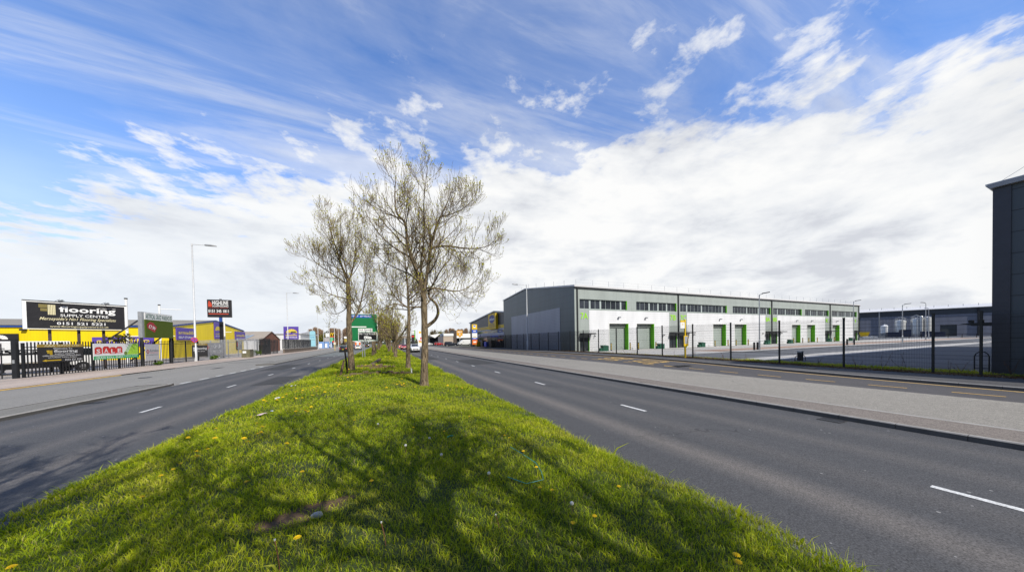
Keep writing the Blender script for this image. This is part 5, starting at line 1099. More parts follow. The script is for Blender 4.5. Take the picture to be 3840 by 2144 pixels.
# ================================================================== VEHICLES
def ring_loft(secs, cap=True):
    n = len(secs[0]); mb = MB(); vs = [p for s in secs for p in s]
    fs = []
    for k in range(len(secs)-1):
        for i in range(n): fs.append((k*n+i, k*n+(i+1) % n, (k+1)*n+(i+1) % n, (k+1)*n+i))
    if cap: fs.append(tuple(range(n-1, -1, -1))); fs.append(tuple((len(secs)-1)*n+i for i in range(n)))
    mb.add(vs, fs); return mb
def paint(name, c):
    if name in _mc: return _mc[name]
    m = bpy.data.materials.new(name); t_, b = nt(m)
    f = noise_(t_, coord(t_), 2.0, 4); t_.links.new(ramp_(t_, f, [(.3, tuple(q*.88 for q in c)), (.7, c)]), b.inputs['Base Color'])
    b.inputs['Roughness'].default_value = .3; b.inputs['Coat Weight'].default_value = .6; b.inputs['Coat Roughness'].default_value = .08
    _mc[name] = m; return m
def car(name, lab, cat, loc, rz, pm, L=4.3, W=1.78, H=1.46, kind='hatch', group=None):
    """front points along local +X; body lofted along X with real wheel positions, glass, lights and plates"""
    t = thing(name, lab, cat, loc, rz, group)
    h = L/2; wb = L*.30; r = .31*H/1.46 if kind != 'van' else .34
    top = {'hatch': [(-.5, .62), (-.485, .74), (-.43, .90), (-.34, .985), (-.1, 1.0), (.06, .975), (.22, .70), (.40, .63), (.485, .52), (.5, .42)],
           'saloon': [(-.5, .58), (-.48, .66), (-.36, .69), (-.24, .93), (-.08, 1.0), (.06, .97), (.22, .70), (.40, .63), (.485, .50), (.5, .42)],
           'suv': [(-.5, .60), (-.49, .74), (-.45, .93), (-.36, .99), (-.1, 1.0), (.05, .98), (.20, .70), (.42, .64), (.488, .54), (.5, .44)],
           'van': [(-.5, .93), (-.49, .985), (-.46, 1.0), (-.2, 1.0), (.10, 1.0), (.20, .97), (.36, .60), (.46, .52), (.49, .42), (.5, .36)]}[kind]
    belt = {'hatch': .66, 'saloon': .66, 'suv': .66, 'van': .55}[kind]
    secs = []
    for u, zt in top:
        taper = 1 - .22*max(0, (abs(u)-.36)/.14)**2
        hw = W/2*taper; z1 = H*min(belt, zt*.98); z2 = H*zt
        bot = .17*H if abs(u) < .46 else .24*H
        nar = (.80 if kind != 'van' else .93); k = 1 - (1-nar)*max(0, min(1, (zt-belt)/(1-belt)))
        x = u*L
        secs.append([(x, -hw*.92, bot), (x, -hw, bot+.12*H), (x, -hw*.985, z1), (x, -hw*k*.93, z2-.03*H), (x, -hw*k*.72, z2), (x, hw*k*.72, z2), (x, hw*k*.93, z2-.03*H), (x, hw*.985, z1), (x, hw, bot+.12*H), (x, hw*.92, bot)])
    mb = ring_loft(secs); mb.build('body', pm, t, 35)
    # glazing laid just proud of the body
    def P(i, j): return Vector(secs[i][j])
    def between(a, b, f_): return a + (b-a)*f_
    idx = [i for i, (u, z) in enumerate(top) if z > belt+.2 and (u <= .12)]
    a, b = idx[0], idx[-1]
    side = MB()
    for sgn, lo, hi in ((-1, 2, 3), (1, 7, 6)):
        for i in range(a, b):
            if kind == 'van' and top[i][0] < .05: continue
            q4 = [between(P(i, lo), P(i, hi), .10), between(P(i+1, lo), P(i+1, hi), .10), between(P(i+1, lo), P(i+1, hi), .92), between(P(i, lo), P(i, hi), .92)]
            q4 = [v + Vector((0, sgn*.012, 0)) for v in q4]; side.add(q4 if sgn < 0 else q4[::-1], [(0, 1, 2, 3)])
    if side.v: side.build('side_window', GLASS, t)
    wsi = b; ws = MB(); o = Vector((.012, 0, .012))
    ws.add([between(P(wsi, 4), P(wsi+1, 4), f_)+o+Vector((0, -.02*W, 0)) for f_ in (.06, .93)] + [between(P(wsi, 5), P(wsi+1, 5), f_)+o+Vector((0, .02*W, 0)) for f_ in (.93, .06)], [(0, 1, 2, 3)]); ws.build('windscreen', GLASS, t)
    if kind != 'van':
        rw = MB(); ri = {'hatch': (1, 3), 'suv': (1, 3), 'saloon': (2, 4)}[kind]; o = Vector((-.015, 0, .015))
        mid = (ri[0]+ri[1])//2
        for i in range(ri[0], ri[1]):
            rw.add([P(i, 4)+o, P(i, 5)+o, P(i+1, 5)+o, P(i+1, 4)+o], [(0, 1, 2, 3)])
        rw.build('rear_window', GLASS, t)
    # wheels, and dark discs for the shade in their arches
    for sx_ in (-1, 1):
        for sy in (-1, 1):
            cx, cy = sx_*wb, sy*(W/2-.10)
            q = MB(); q.tube([(cx, cy-.09, r), (cx, cy+.11*1.0, r)], r, 18); wl_ = q.build('wheel', RUBBER, t, 40)
            q = MB(); yf = cy+sy*.118; q.tube([(cx, yf-.004, r), (cx, yf+.004, r)], r*.62, 14)
            q.build('rim', ALLOY, wl_)
            q = MB(); q.tube([(cx, sy*(W/2-.02), r+.03), (cx, sy*(W/2+.004), r+.03)], r*1.18, 18); q.build('arch_shade', BLACK, t)  # black disc drawn in place of the shade around the tyre
    xf = L*.5; q = MB()
    for sy in (-1, 1):
        q = MB(); q.box(xf*.90, xf*.985, sy*W*.36-.20*W/1.78, sy*W*.36+.16*W/1.78, H*.43, H*.54, bev=.02); q.build('headlight', CLEARLAMP, t)
        q = MB(); zl = H*.58 if kind != 'van' else H*.45; q.box(-xf-.01, -xf*.93, sy*W*.37-.13, sy*W*.37+.12, zl-.11, zl+.11, bev=.02); q.build('tail_light', REDLAMP, t)
        q = MB(); q.box(L*.12, L*.16, sy*(W/2+.02)-(.0 if sy > 0 else .16), sy*(W/2+.02)+(.16 if sy > 0 else .0), H*.64, H*.74, bev=.02); q.build('mirror', pm, t)
    q = MB(); q.box(xf*.95, xf+.012, -W*.27, W*.27, H*.30, H*.43, bev=.02); q.build('grille', BLACK, t)
    q = MB(); q.box(xf*.93, xf+.02, -W*.40, W*.40, H*.17, H*.27, bev=.03); q.build('front_bumper', DKSTEEL, t); q = MB(); q.box(-xf-.02, -xf*.93, -W*.42, W*.42, H*.19, H*.29, bev=.03); q.build('rear_bumper', DKSTEEL, t)
    q = MB(); q.box(xf+.013, xf+.03, -.26, .26, H*.29, H*.29+.11); q.build('front_plate', WHITE, t); q = MB(); q.box(-xf-.035, -xf-.012, -.26, .26, H*.40, H*.40+.11); q.build('rear_plate', PLATEY, t)
    q = MB(); q.box(-h*.92, h*.92, -W*.42, W*.42, .12, .2*H); q.build('underbody', BLACK, t); return t
PBLK = paint('black car paint', (.012, .012, .014)); PWHT = paint('white car paint', (.72, .72, .71)); PRED = paint('red car paint', (.45, .012, .015)); PNVY = paint('navy car paint', (.018, .022, .035)); PGRY = paint('grey car paint', (.16, .17, .18))
U, D_ = R(90), R(-90)
car('parked_car' if False else 'car', 'black hatchback with yellow rear plate, nearest car on the left carriageway', 'car', (-8.85, 83, 0), U, PBLK, 4.0, 1.75, 1.50)
car('car', 'dark car half hidden by the left tree trunk ahead of the black hatchback', 'car', (-8.7, 94, 0), U, PGRY, 4.3, 1.78, 1.48)
car('car', 'white hatchback seen from behind under the green sign', 'car', (-7.1, 103, 0), U, PWHT, 4.2, 1.85, 1.46)
car('car', 'small dark hatchback far ahead just right of the white hatchback', 'car', (-6.8, 152, 0), U, PBLK, 4.0, 1.72, 1.52)
car('car', 'far grey car in the queue left of the white hatchback', 'car', (-9.4, 122, 0), U, PGRY, 4.3, 1.8, 1.5)
car('car', 'far white car in the queue beyond the black hatchback', 'car', (-12.6, 150, 0), U, PWHT, 4.3, 1.8, 1.5)
vt = car('van', 'white van with orange rear markings ahead of the white hatchback', 'van', (-8.1, 118, 0), U, PWHT, 5.2, 2.0, 2.6, 'van')
for sy in (-1, 1):
    q = MB(); q.box(-2.64, -2.62, sy*.6-.25, sy*.6+.25, 1.2, 2.3); q.build('chevron_panel', ORANGE, vt)
car('car', 'white SUV facing the camera between the two nearest tree trunks', 'car', (6.05, 65.2, 0), D_, PWHT, 4.5, 1.88, 1.69, 'suv')
car('car', 'red car facing the camera behind the white SUV', 'car', (5.55, 92, 0), D_, PRED, 4.1, 1.75, 1.46)
car('car', 'dark blue SUV turning out across the right service road', 'car', (23.9, 113, .05), R(-8), PNVY, 5.2, 2.05, 1.95, 'suv')
car('van', 'plain white panel van parked beside the totem sign', 'van', (31.4, 121, .2), R(182), PWHT, 5.9, 2.0, 2.5, 'van')
car('car', 'red car parked in front of the drive-through', 'car', (24.8, 146, .2), R(5), PRED, 4.3, 1.8, 1.5)
car('car', 'white car parked left of the red car at the drive-through', 'car', (20.3, 150, .2), R(8), PWHT, 4.3, 1.8, 1.5)
# delivery truck behind the banners, car behind the gate
t = thing('box_truck', 'white box truck with black side panels parked behind the palisade fence', 'truck', (-29.2, 37.6, .09), R(58))
q = MB(); q.box(-2.6, 4.2, -1.1, 1.1, .95, 2.75, bev=.04); q.build('box', WHITE, t); q = MB(); q.box(-2.55, 4.15, -1.15, -1.105, 1.65, 2.05); q.box(-2.5, 4.1, -1.16, -1.0, .45, .9); q.build('side_panel', BLACK, t)
q = MB(); put_text(q, 'flooring SUPPLY CENTRE', -2.2, 3.6, 1.72, 1.98, -1.156, bold=.04); q.build('lettering', WHITE, t)
q = MB(); q.prism([(4.25, .6), (6.0, .6), (6.0, 1.4), (5.6, 2.2), (4.25, 2.2)], -1.0, 1.0); q.build('cab', WHITE, t); q = MB(); q.prism([(4.6, 1.45), (5.75, 1.45), (5.45, 2.08), (4.6, 2.08)], -1.02, 1.02); q.build('cab_window', GLASS, t)
for cx in (-1.4, 4.9):
    for sy in (-1, 1):
        q = MB(); q.tube([(cx, sy*.85, .42), (cx, sy*1.1, .42)], .42, 16); w_ = q.build('wheel', RUBBER, t); q = MB(); q.tube([(cx, sy*1.105, .42), (cx, sy*1.11, .42)], .22, 12); q.build('rim', ALLOY, w_)
car('car', 'silver car with red tail light behind the palisade gate at the left edge', 'car', (-30.2, 38.5, .09), R(100), paint('silver car paint', (.38, .39, .41)), 4.3, 1.78, 1.5)
# ================================================================== TREES
bark = bpy.data.materials.new('bark'); tt, bb = nt(bark)
v_ = coord(tt); nb = noise_(tt, mapv(tt, v_, (9, 9, 1.6)), 2.2, 7, .68, .5); nl = noise_(tt, v_, 1.1, 4)
vo = N(tt, 'ShaderNodeTexVoronoi', Scale=6.0, feature='DISTANCE_TO_EDGE'); tt.links.new(mapv(tt, v_, (4, 4, .7)), vo.inputs['Vector'])
cb = ramp_(tt, nb, [(.36, (.045, .030, .018)), (.48, (.155, .112, .066)), (.62, (.33, .255, .16))])
cb = mix_(tt, math_(tt, 'MULTIPLY', math_(tt, 'LESS_THAN', vo.outputs['Distance'], .05), .55), cb, (.03, .024, .018))
cb = mix_(tt, ramp_(tt, nl, [(.45, 0.0), (.7, .35)]), cb, (.13, .115, .05))
tt.links.new(cb, bb.inputs['Base Color']); bb.inputs['Roughness'].default_value = .95; bump_(tt, bb, nb, .9, .03)
TWIG = flat('twig bark', (.185, .136, .072), .9, var=.35)
BUD = grass_mat('young leaves', (.42, .44, .015), (.62, .60, .02), (.75, .70, .03), (.6, .5, .06))
def curve_pts(p, d, L, n, rg, up=.25, wob=.18):
    pts = [p.copy()]; d = d.normalized()
    for i in range(n):
        d = (d + Vector((rg.uniform(-wob, wob), rg.uniform(-wob, wob), rg.uniform(-wob, wob)*.7 + up/n*2.2))).normalized()
        pts.append(pts[-1] + d*(L/n))
    return pts
def sample(pts, f_):
    k = f_*(len(pts)-1); i = min(int(k), len(pts)-2); return pts[i].lerp(pts[i+1], k-i), (pts[i+1]-pts[i]).normalized()
def build_tree(t, limbs, seed, dens=1.0, reach=1.0, trunkn=9, leaf=1.0, twigr=1.0):
    """limbs: list of (points, r0, r1, bears branches from fraction); grows three orders of up-curving twigs with breaking buds"""
    rg = random.Random(seed); tr = MB(); tw = MB(); lv = []
    def leafpair(p, d, s):
        for _ in range(rg.choice((2, 3, 4))):
            a = Vector((rg.uniform(-1, 1), rg.uniform(-1, 1), rg.uniform(.4, 2.0))).normalized(); b = a.cross(Vector((rg.uniform(-1, 1), rg.uniform(-1, 1), .2))).normalized()
            L = s*rg.uniform(.6, 1.25); w_ = L*.30
            lv.append((p - a*L*.1, p+a*L*.5+b*w_, p+a*L, p+a*L*.5-b*w_))
    def twig(p, d, L, r, lvl):
        n = 6 if lvl == 0 else 5
        pts = curve_pts(p, d, L, n, rg, up=(.30, .55, .75)[lvl], wob=(.20, .24, .28)[lvl])
        rr = [max(r*(1-.66*i/n), .0042*twigr) for i in range(n+1)]
        (tr if lvl == 0 else tw).tube(pts, rr, 5 if lvl == 0 else 3, 0, cap=False)
        if lvl < 2:
            cnt = max(2, int((5.4, 4.0)[lvl]*dens*rg.uniform(.8, 1.25)+.5))
            for k in range(cnt):
                f_ = .18+.80*(k+rg.random()*.8)/cnt; q, dd = sample(pts, min(f_, .98))
                az = rg.uniform(0, 2*math.pi); side = dd.cross(Vector((math.cos(az), math.sin(az), .25))).normalized()
                nd = (dd*.8 + side*1.0 + Vector((0, 0, .05))).normalized()
                twig(q, nd, L*rg.uniform(.5, .85)*(1.15-.45*f_), rr[min(int(f_*n), n)]*.6, lvl+1)
        if lvl >= 1:
            if rg.random() < (.42 if lvl == 2 else .6): leafpair(pts[-1], None, .052*leaf)
            if rg.random() < .10: leafpair(sample(pts, rg.uniform(.4, .8))[0], None, .036*leaf)
    for pts, r0, r1, fr, cnt, L in limbs:
        P_ = [Vector(q) for q in pts]; n = len(P_)
        # smooth the limb with extra points
        fine = []
        for i in range(n-1):
            a = P_[max(i-1, 0)]; b = P_[i]; c = P_[i+1]; d = P_[min(i+2, n-1)]
            for k in range(4):
                u = k/4; fine.append(.5*((2*b)+(c-a)*u+(2*a-5*b+4*c-d)*u*u+(3*b-a-3*c+d)*u**3))
        fine.append(P_[-1]); m_ = len(fine)
        rad = [r0+(r1-r0)*(i/(m_-1))**.8 for i in range(m_)]
        if r0 > .1:   # root flare and a little lumpiness
            for i in range(m_):
                z = fine[i].z-P_[0].z; rad[i] *= 1 + .35*math.exp(-z*5) + .05*math.sin(z*7+seed)
        tr.tube(fine, rad, trunkn if r0 > .06 else 6)
        for k in range(int(cnt*dens)):
            f_ = fr+(1-fr)*(k+rg.random())/max(1, int(cnt*dens)); q, dd = sample(fine, min(f_, .995))
            az = rg.uniform(0, 2*math.pi); side = dd.cross(Vector((math.cos(az), math.sin(az), .2))).normalized()
            nd = (dd*.6 + side*1.0 + Vector((0, 0, .10))).normalized()
            rr = rad[min(int(f_*m_), m_-1)]
            twig(q, nd, L*reach*rg.uniform(.7, 1.25)*(1.15-.6*f_), min(.032, rr*.55), 0 if L > .9 else 1)
        leafpair(fine[-1], None, .08*leaf)
    tr.build('trunk', bark, t, 60)
    nb_ = len(tw.v); crown = tw
    for q in lv: crown.add(q, [(0, 1, 2, 3)], 1)
    o = crown.build('crown', [TWIG, BUD], t)
    tint = np.zeros(len(crown.v), np.float32); r2 = np.random.default_rng(seed); k = (len(crown.v)-nb_)//4
    tint[nb_:] = np.repeat(np.clip(r2.normal(.5, .22, k), 0, .95), 4)
    for nm_, val in (('tint', tint), ('tip', np.ones(len(crown.v), np.float32))):
        a = o.data.attributes.new(nm_, 'FLOAT', 'POINT'); a.data.foreach_set('value', val)
    return t
def rel(base, pts): return [(x-base[0], y-base[1], z-base[2]) for x, y, z in pts]
# nearest tree: forked stem with the curling low limb on its right
B1 = (1.50, 12.5, .36); g_ = random.Random(3)
def wy(pts, s, y0=12.5, a=0.0): return [(x, y0+a*i/len(pts)+s*math.sin(i*1.3), z) for i, (x, z) in enumerate(pts)]
t1 = thing('roadside_tree', 'nearest bare budding tree, tallest, with a curled low limb on its right', 'tree', B1, 0, 'budding trees along the median')
limbs = [
 (rel(B1, wy([(1.5, .36), (1.53, 1.2), (1.57, 2.1), (1.57, 2.84), (1.57, 3.5), (1.56, 4.13)], .0)), .155, .115, .80, 3, 1.2),
 (rel(B1, wy([(1.56, 4.1), (1.43, 4.81), (1.16, 5.52), (.98, 6.11), (.9, 6.89), (.61, 7.3), (.56, 8.0), (.62, 8.75)], .12)), .10, .012, .12, 22, 1.55),
 (rel(B1, wy([(1.57, 4.1), (1.7, 4.96), (1.85, 5.86), (2.0, 6.5), (2.22, 7.2), (2.55, 7.9), (2.8, 8.5)], -.15)), .085, .012, .15, 18, 1.5),
 (rel(B1, wy([(1.58, 2.78), (1.80, 2.92), (2.02, 3.12), (2.12, 3.40), (2.04, 3.74), (1.80, 4.02), (1.80, 4.30), (1.98, 4.62), (2.3, 5.2), (2.7, 5.7)], .1)), .085, .02, .62, 9, 1.3),
 (rel(B1, wy([(1.84, 5.90), (2.06, 6.14), (2.62, 6.24), (3.19, 6.16), (3.9, 6.22), (4.5, 6.5), (4.9, 6.95)], .15)), .06, .010, .25, 15, 1.25),
 (rel(B1, wy([(1.56, 3.62), (.95, 3.62), (.46, 3.72), (.0, 3.5), (-.2, 3.42)], .2)), .04, .010, .3, 6, .85),
 (rel(B1, wy([(1.56, 4.4), (2.1, 4.35), (2.8, 4.3), (3.4, 4.5), (4.0, 5.0)], -.3)), .045, .010, .15, 17, 1.2),
 (rel(B1, wy([(1.1, 5.6), (.5, 6.0), (-.1, 6.5), (-.5, 7.1)], .3)), .04, .01, .2, 9, 1.15),
 (rel(B1, wy([(1.6, 4.6), (1.5, 5.4), (1.6, 6.4), (1.5, 7.4), (1.6, 8.4)], .5, 12.5, -1.5)), .045, .01, .2, 10, 1.2),
 (rel(B1, wy([(1.5, 4.4), (1.2, 5.0), (.6, 5.3), (.1, 5.5), (-.25, 5.9)], .4, 12.5, 1.6)), .04, .01, .2, 9, 1.1),
 (rel(B1, wy([(2.3, 7.4), (2.9, 7.7), (3.5, 8.1), (3.9, 8.7)], .2)), .03, .008, .1, 8, .95),
]
build_tree(t1, limbs, 5, 1.12, 1.08, 11)
B2 = (-1.92, 21.4, .33)
t2 = thing('roadside_tree', 'budding tree with dark rough trunk left of the green sign, swollen at its fork', 'tree', B2, 0, 'budding trees along the median')
def wy2(pts, s, a=0.0): return wy(pts, s, 21.4, a)
limbs = [
 (rel(B2, wy2([(-1.88, .33), (-1.93, 1.6), (-1.98, 3.2), (-1.95, 4.2), (-1.95, 5.3), (-1.97, 6.3)], .05)), .20, .11, .55, 5, 1.5),
 (rel(B2, wy2([(-1.97, 6.2), (-2.3, 7.1), (-2.5, 7.9), (-2.8, 9.0), (-2.95, 10.0)], .1)), .09, .012, .1, 16, 1.6),
 (rel(B2, wy2([(-1.96, 5.9), (-2.6, 6.4), (-3.2, 6.8), (-3.7, 7.2), (-4.0, 7.7)], .2)), .06, .012, .15, 12, 1.4),
 (rel(B2, wy2([(-1.98, 3.35), (-1.54, 4.04), (-1.23, 5.02), (-.95, 6.4), (-.8, 7.9)], .2)), .08, .012, .2, 14, 1.5),
 (rel(B2, wy2([(-1.96, 6.0), (-1.7, 7.0), (-1.5, 8.2), (-1.45, 9.6)], .3)), .07, .012, .15, 13, 1.5),
 (rel(B2, wy2([(-1.97, 5.0), (-2.7, 5.2), (-3.3, 5.5), (-3.9, 6.0)], .4)), .05, .012, .2, 9, 1.2),
 (rel(B2, wy2([(-1.95, 4.6), (-2.4, 4.3), (-2.9, 4.1), (-3.3, 4.3)], .5, 1.5)), .035, .01, .2, 6, .95),
 (rel(B2, wy2([(-1.96, 5.6), (-2.0, 6.6), (-2.2, 8.0), (-2.1, 9.2)], .4, -2)), .05, .012, .2, 10, 1.3)]
build_tree(t2, limbs, 9, 1.15, 1.05, 10, 1.2, 1.35)
B3 = (1.48, 20.4, .33)
t3 = thing('roadside_tree', 'straight trunked budding tree close behind the nearest tree', 'tree', B3, 0, 'budding trees along the median')
wy3 = lambda pts, s, a=0.0: wy(pts, s, 20.4, a)
limbs = [
 (rel(B3, wy3([(1.46, .33), (1.50, 1.8), (1.58, 3.4), (1.57, 4.6), (1.54, 5.9), (1.45, 7.2), (1.35, 8.6)], .08)), .165, .02, .45, 22, 1.6),
 (rel(B3, wy3([(1.57, 4.4), (.9, 5.0), (.4, 5.9), (.1, 7.1)], .2)), .06, .012, .2, 11, 1.4),
 (rel(B3, wy3([(1.56, 4.9), (2.2, 5.5), (2.7, 6.3), (3.0, 7.4)], -.2)), .06, .012, .2, 11, 1.4),
 (rel(B3, wy3([(1.57, 4.1), (1.9, 4.4), (2.6, 4.6), (3.2, 5.1)], .4, -1.5)), .045, .012, .2, 8, 1.2),
 (rel(B3, wy3([(1.56, 4.3), (1.1, 4.4), (.4, 4.5), (-.1, 4.9)], .4, 1.5)), .045, .012, .2, 8, 1.2)]
build_tree(t3, limbs, 14, 1.1, 1.05, 9, 1.2, 1.35)
# generic budding tree for the rest of the row
def generic(lab, loc, seed, h=9.5, r=.17, fork=3.0, spread=2.6, dens=.8, leaf=1.9, tw=2.4):
    t = thing('roadside_tree', lab, 'tree', loc, 0, 'budding trees along the median'); rg = random.Random(seed)
    lim = [([(0, 0, 0), (rg.uniform(-.1, .1), .05, fork*.5), (rg.uniform(-.15, .15), 0, fork), (rg.uniform(-.3, .3), rg.uniform(-.3, .3), fork+(h-fork)*.4), (rg.uniform(-.5, .5), rg.uniform(-.5, .5), h)], r, .02, .35, 18, 1.6)]
    for k in range(6):
        a = k*1.05+rg.uniform(-.3, .3); z0 = fork*rg.uniform(.85, 1.25); c_, s_ = math.cos(a), math.sin(a); sp = spread*rg.uniform(.7, 1.1); hh = (h-z0)*rg.uniform(.6, .9)
        lim.append(([(0, 0, z0), (c_*sp*.35, s_*sp*.35, z0+hh*.22), (c_*sp*.7, s_*sp*.7, z0+hh*.55), (c_*sp*.9, s_*sp*.9, z0+hh)], r*.42, .012, .2, 9, 1.35))
    return build_tree(t, lim, seed, dens, 1.0, 8, leaf, tw)
g1 = generic('budding tree whose pale trunk stands just right of the green sign', (-1.15, 49, .3), 21, 9.0, .24)
g2 = generic('budding tree with dark forked trunk beyond the green sign', (.9, 60, .3), 22, 8.5, .26, 1.8, 3.0)
g3 = generic('tree beside the camera side whose shadow dapples the near grass', (1.40, -.7, .35), 23, 8.6, .18, 3.7, 3.0, .95, .5, 2.2)
g3['label'] = 'budding tree behind the viewpoint, known by its long shadow over the near grass'
def row(src, loc, rz, s, lab):
    c = copy_tree(src); c.location = loc; c.rotation_euler.z = rz; c.scale = (s, s, s); c['label'] = lab; return c
row(g3, (-3.7, -3.4, .2), 1.1, 1.1, 'budding tree behind the viewpoint, farthest back on its left, shading the left roadway')
row(g3, (-4.0, -1.4, .2), 2.1, 1.1, 'budding tree behind the viewpoint on the left, shading the left roadway edge')
row(g3, (-1.9, -2.4, .3), 3.9, .95, 'budding tree just behind the viewpoint whose branch shadows streak the left grass')
row(g3, (3.3, -2.6, .2), 5.2, .95, 'budding tree just behind the viewpoint whose shadow falls by the right road edge')
row(g1, (1.55, 53.5, .3), 1.0, .8, 'slim budding tree, left of two thin trunks near the daffodil-lit grass'); row(g2, (1.85, 47.5, .3), 2.2, .75, 'slim budding tree, right of two thin trunks before the red car')
row(g2, (-1.25, 83, .25), 2.0, 1.05, 'budding tree in the row, second trunk right of the green sign'); row(g1, (-.9, 97, .25), 3.0, 1.05, 'budding tree in the row, third trunk right of the green sign')
row(g1, (1.5, 101, .25), 4.0, 1.1, 'far budding tree with dark trunk at the middle of the row'); row(g2, (-1.0, 122, .25), 5.0, 1.1, 'far budding tree on the left side of the row'); row(g2, (1.4, 140, .25), .5, 1.1, 'farther budding tree on the right side of the row'); row(g1, (-.6, 165, .25), 1.6, 1.15, 'farthest budding tree of the row')
for k, (x, y, z_, s_, src) in enumerate(((-1.3, 44, 2.6, .9, g1), (1.3, 37.5, 1.2, .95, g2), (-1.5, 66, .4, 1.0, g2), (1.4, 72, 3.3, 1.0, g1), (-1.0, 74.5, 5.1, 1.0, g1), (1.2, 88, 2.7, 1.05, g2), (1.1, 118, 1.9, 1.1, g1), (-.8, 142, .9, 1.15, g2))):
    row(src, (x, y, .28), z_, s_, 'bare budding tree in the overlapping row, %s behind the straight trunked tree' % ('first', 'second', 'third', 'fourth', 'fifth', 'sixth', 'seventh', 'eighth')[k])
# ---- background trees
BRUSH = flat('bare poplar twigs', (.30, .20, .13), 1, var=.25, scale=.3)
WILLOW = grass_mat('willow leaves', (.12, .12, .01), (.22, .20, .015), (.32, .28, .02), (.34, .26, .06))
DIST = grass_mat('distant scrub', (.035, .045, .015), (.07, .075, .025), (.12, .11, .03), (.16, .12, .06))
def leafy(t, H, Rd, mat, n, s, shape='round', seed=1, low=.15, trunk=True):
    rg = np.random.default_rng(seed)
    if trunk:
        q = MB(); q.tube([(0, 0, 0), (.1, 0, H*.35), (0, 0, H*.8)], [H*.025, H*.018, H*.006], 6)
        for k in range(7): a = k*.9; q.tube([(0, 0, H*(.2+.07*k)), (math.cos(a)*Rd*.45, math.sin(a)*Rd*.45, H*(.4+.07*k))], [H*.008, H*.003], 4)
        q.build('trunk', bark, t)
    cl = rg.normal(0, 1, (26, 3)); cl /= np.linalg.norm(cl, axis=1)[:, None]; cl *= rg.uniform(.35, .95, 26)[:, None]
    c = cl[rg.integers(0, 26, n)] + rg.normal(0, .19, (n, 3))
    if shape == 'column': c = np.stack([rg.normal(0, .36, n), rg.normal(0, .36, n), rg.uniform(-1, 1, n)], 1); c[:, :2] *= (1-.45*np.abs(c[:, 2:])**3)*(.75+.5*rg.random((n, 1)))
    P_ = np.stack([c[:, 0]*Rd, c[:, 1]*Rd, H*(low+(1-low)*(c[:, 2]*.5+.5))], 1)
    m_ = MB(); tint = []
    A = rg.normal(0, 1, (n, 3)); B = rg.normal(0, 1, (n, 3))
    if shape == 'column': A = np.stack([rg.normal(0, .25, n), rg.normal(0, .25, n), np.ones(n)], 1)
    A /= np.linalg.norm(A, axis=1)[:, None]; B -= A*(A*B).sum(1)[:, None]; B /= np.linalg.norm(B, axis=1)[:, None]
    la = s*(3.2 if shape == 'column' else 1); lb = s*(.28 if shape == 'column' else .7)
    for p_, a, b in zip(P_, A*la, B*lb): m_.add([p_-a, p_+b, p_+a, p_-b], [(0, 1, 2, 3)])
    o = m_.build('crown', mat, t); ti = np.repeat(np.clip(rg.normal(.45, .2, n)+.2*np.sin(P_[:, 0]*2/Rd+P_[:, 2]), 0, .98), 4).astype(np.float32)
    for nm_, val in (('tint', ti), ('tip', np.ones(len(ti), np.float32))): a_ = o.data.attributes.new(nm_, 'FLOAT', 'POINT'); a_.data.foreach_set('value', val)
    return t
pop = []
for i in range(3): pop.append(leafy(thing('poplar_tree', 'bare brown poplar', 'tree', (0, 0, 0), 0, 'bare poplars on the left skyline'), 20, 4.0, BRUSH, 1900, .42, 'column', 40+i, .05))
rgp = random.Random(4); k = 0
ordn = ['first', 'second', 'third', 'fourth', 'fifth', 'sixth', 'seventh', 'eighth', 'ninth', 'tenth', 'eleventh', 'twelfth', 'thirteenth', 'fourteenth', 'fifteenth', 'sixteenth']
for i in range(12):
    c = pop[i] if i < 3 else copy_tree(pop[i % 3]); x = -76+3.6*i+rgp.uniform(-.8, .8)+(2 if i > 3 else 0)
    c.location = (x, 415+rgp.uniform(-15, 15), -.5); s = rgp.uniform(.85, 1.08); c.scale = (s*1.05, s*1.05, s); c.rotation_euler.z = rgp.uniform(0, 6)
    c['label'] = '%s bare brown poplar from the left on the skyline behind the hoardings' % ordn[i]
for i in range(11):
    c = copy_tree(pop[i % 3]); c.location = (84+3.3*i+rgp.uniform(-.6, .6), 420+rgp.uniform(-12, 12), -.5); s = rgp.uniform(.92, 1.0); c.scale = (s*1.1, s*1.1, s); c.rotation_euler.z = rgp.uniform(0, 6); c['group'] = 'bare poplars on the right skyline'
    c['label'] = '%s bare brown poplar from the left in the row behind the drive-through' % ordn[i]
leafy(thing('willow_tree', 'yellow-green willow behind the first blue hoarding', 'tree', (-32.5, 200, 0)), 7.6, 3.2, WILLOW, 900, .34, 'round', 51, .05)
leafy(thing('willow_tree', 'dull ochre bush-like willow behind the pale blue totem', 'tree', (-42, 210, 0)), 6.2, 4.0, WILLOW, 800, .38, 'round', 52, .05)
leafy(thing('bushy_tree', 'brownish bushy tree above the tilted white roof', 'tree', (39, 260, 0)), 12, 4.0, grass_mat('brown buds', (.14, .11, .06), (.22, .17, .08), (.28, .23, .10), (.3, .25, .14)), 900, .42, 'round', 53, .1)
leafy(thing('bushy_tree', 'fresh yellow-green bushy tree above the drive-through roof', 'tree', (46, 260, 0)), 12, 4.6, WILLOW, 1000, .42, 'round', 54, .1)
leafy(thing('bushy_tree', 'dark spreading tree among the poplars at the road end', 'tree', (-48, 330, 0)), 13, 6.5, DIST, 1100, .6, 'round', 55, .05)
m_ = MB(); rg = np.random.default_rng(5); ti = []
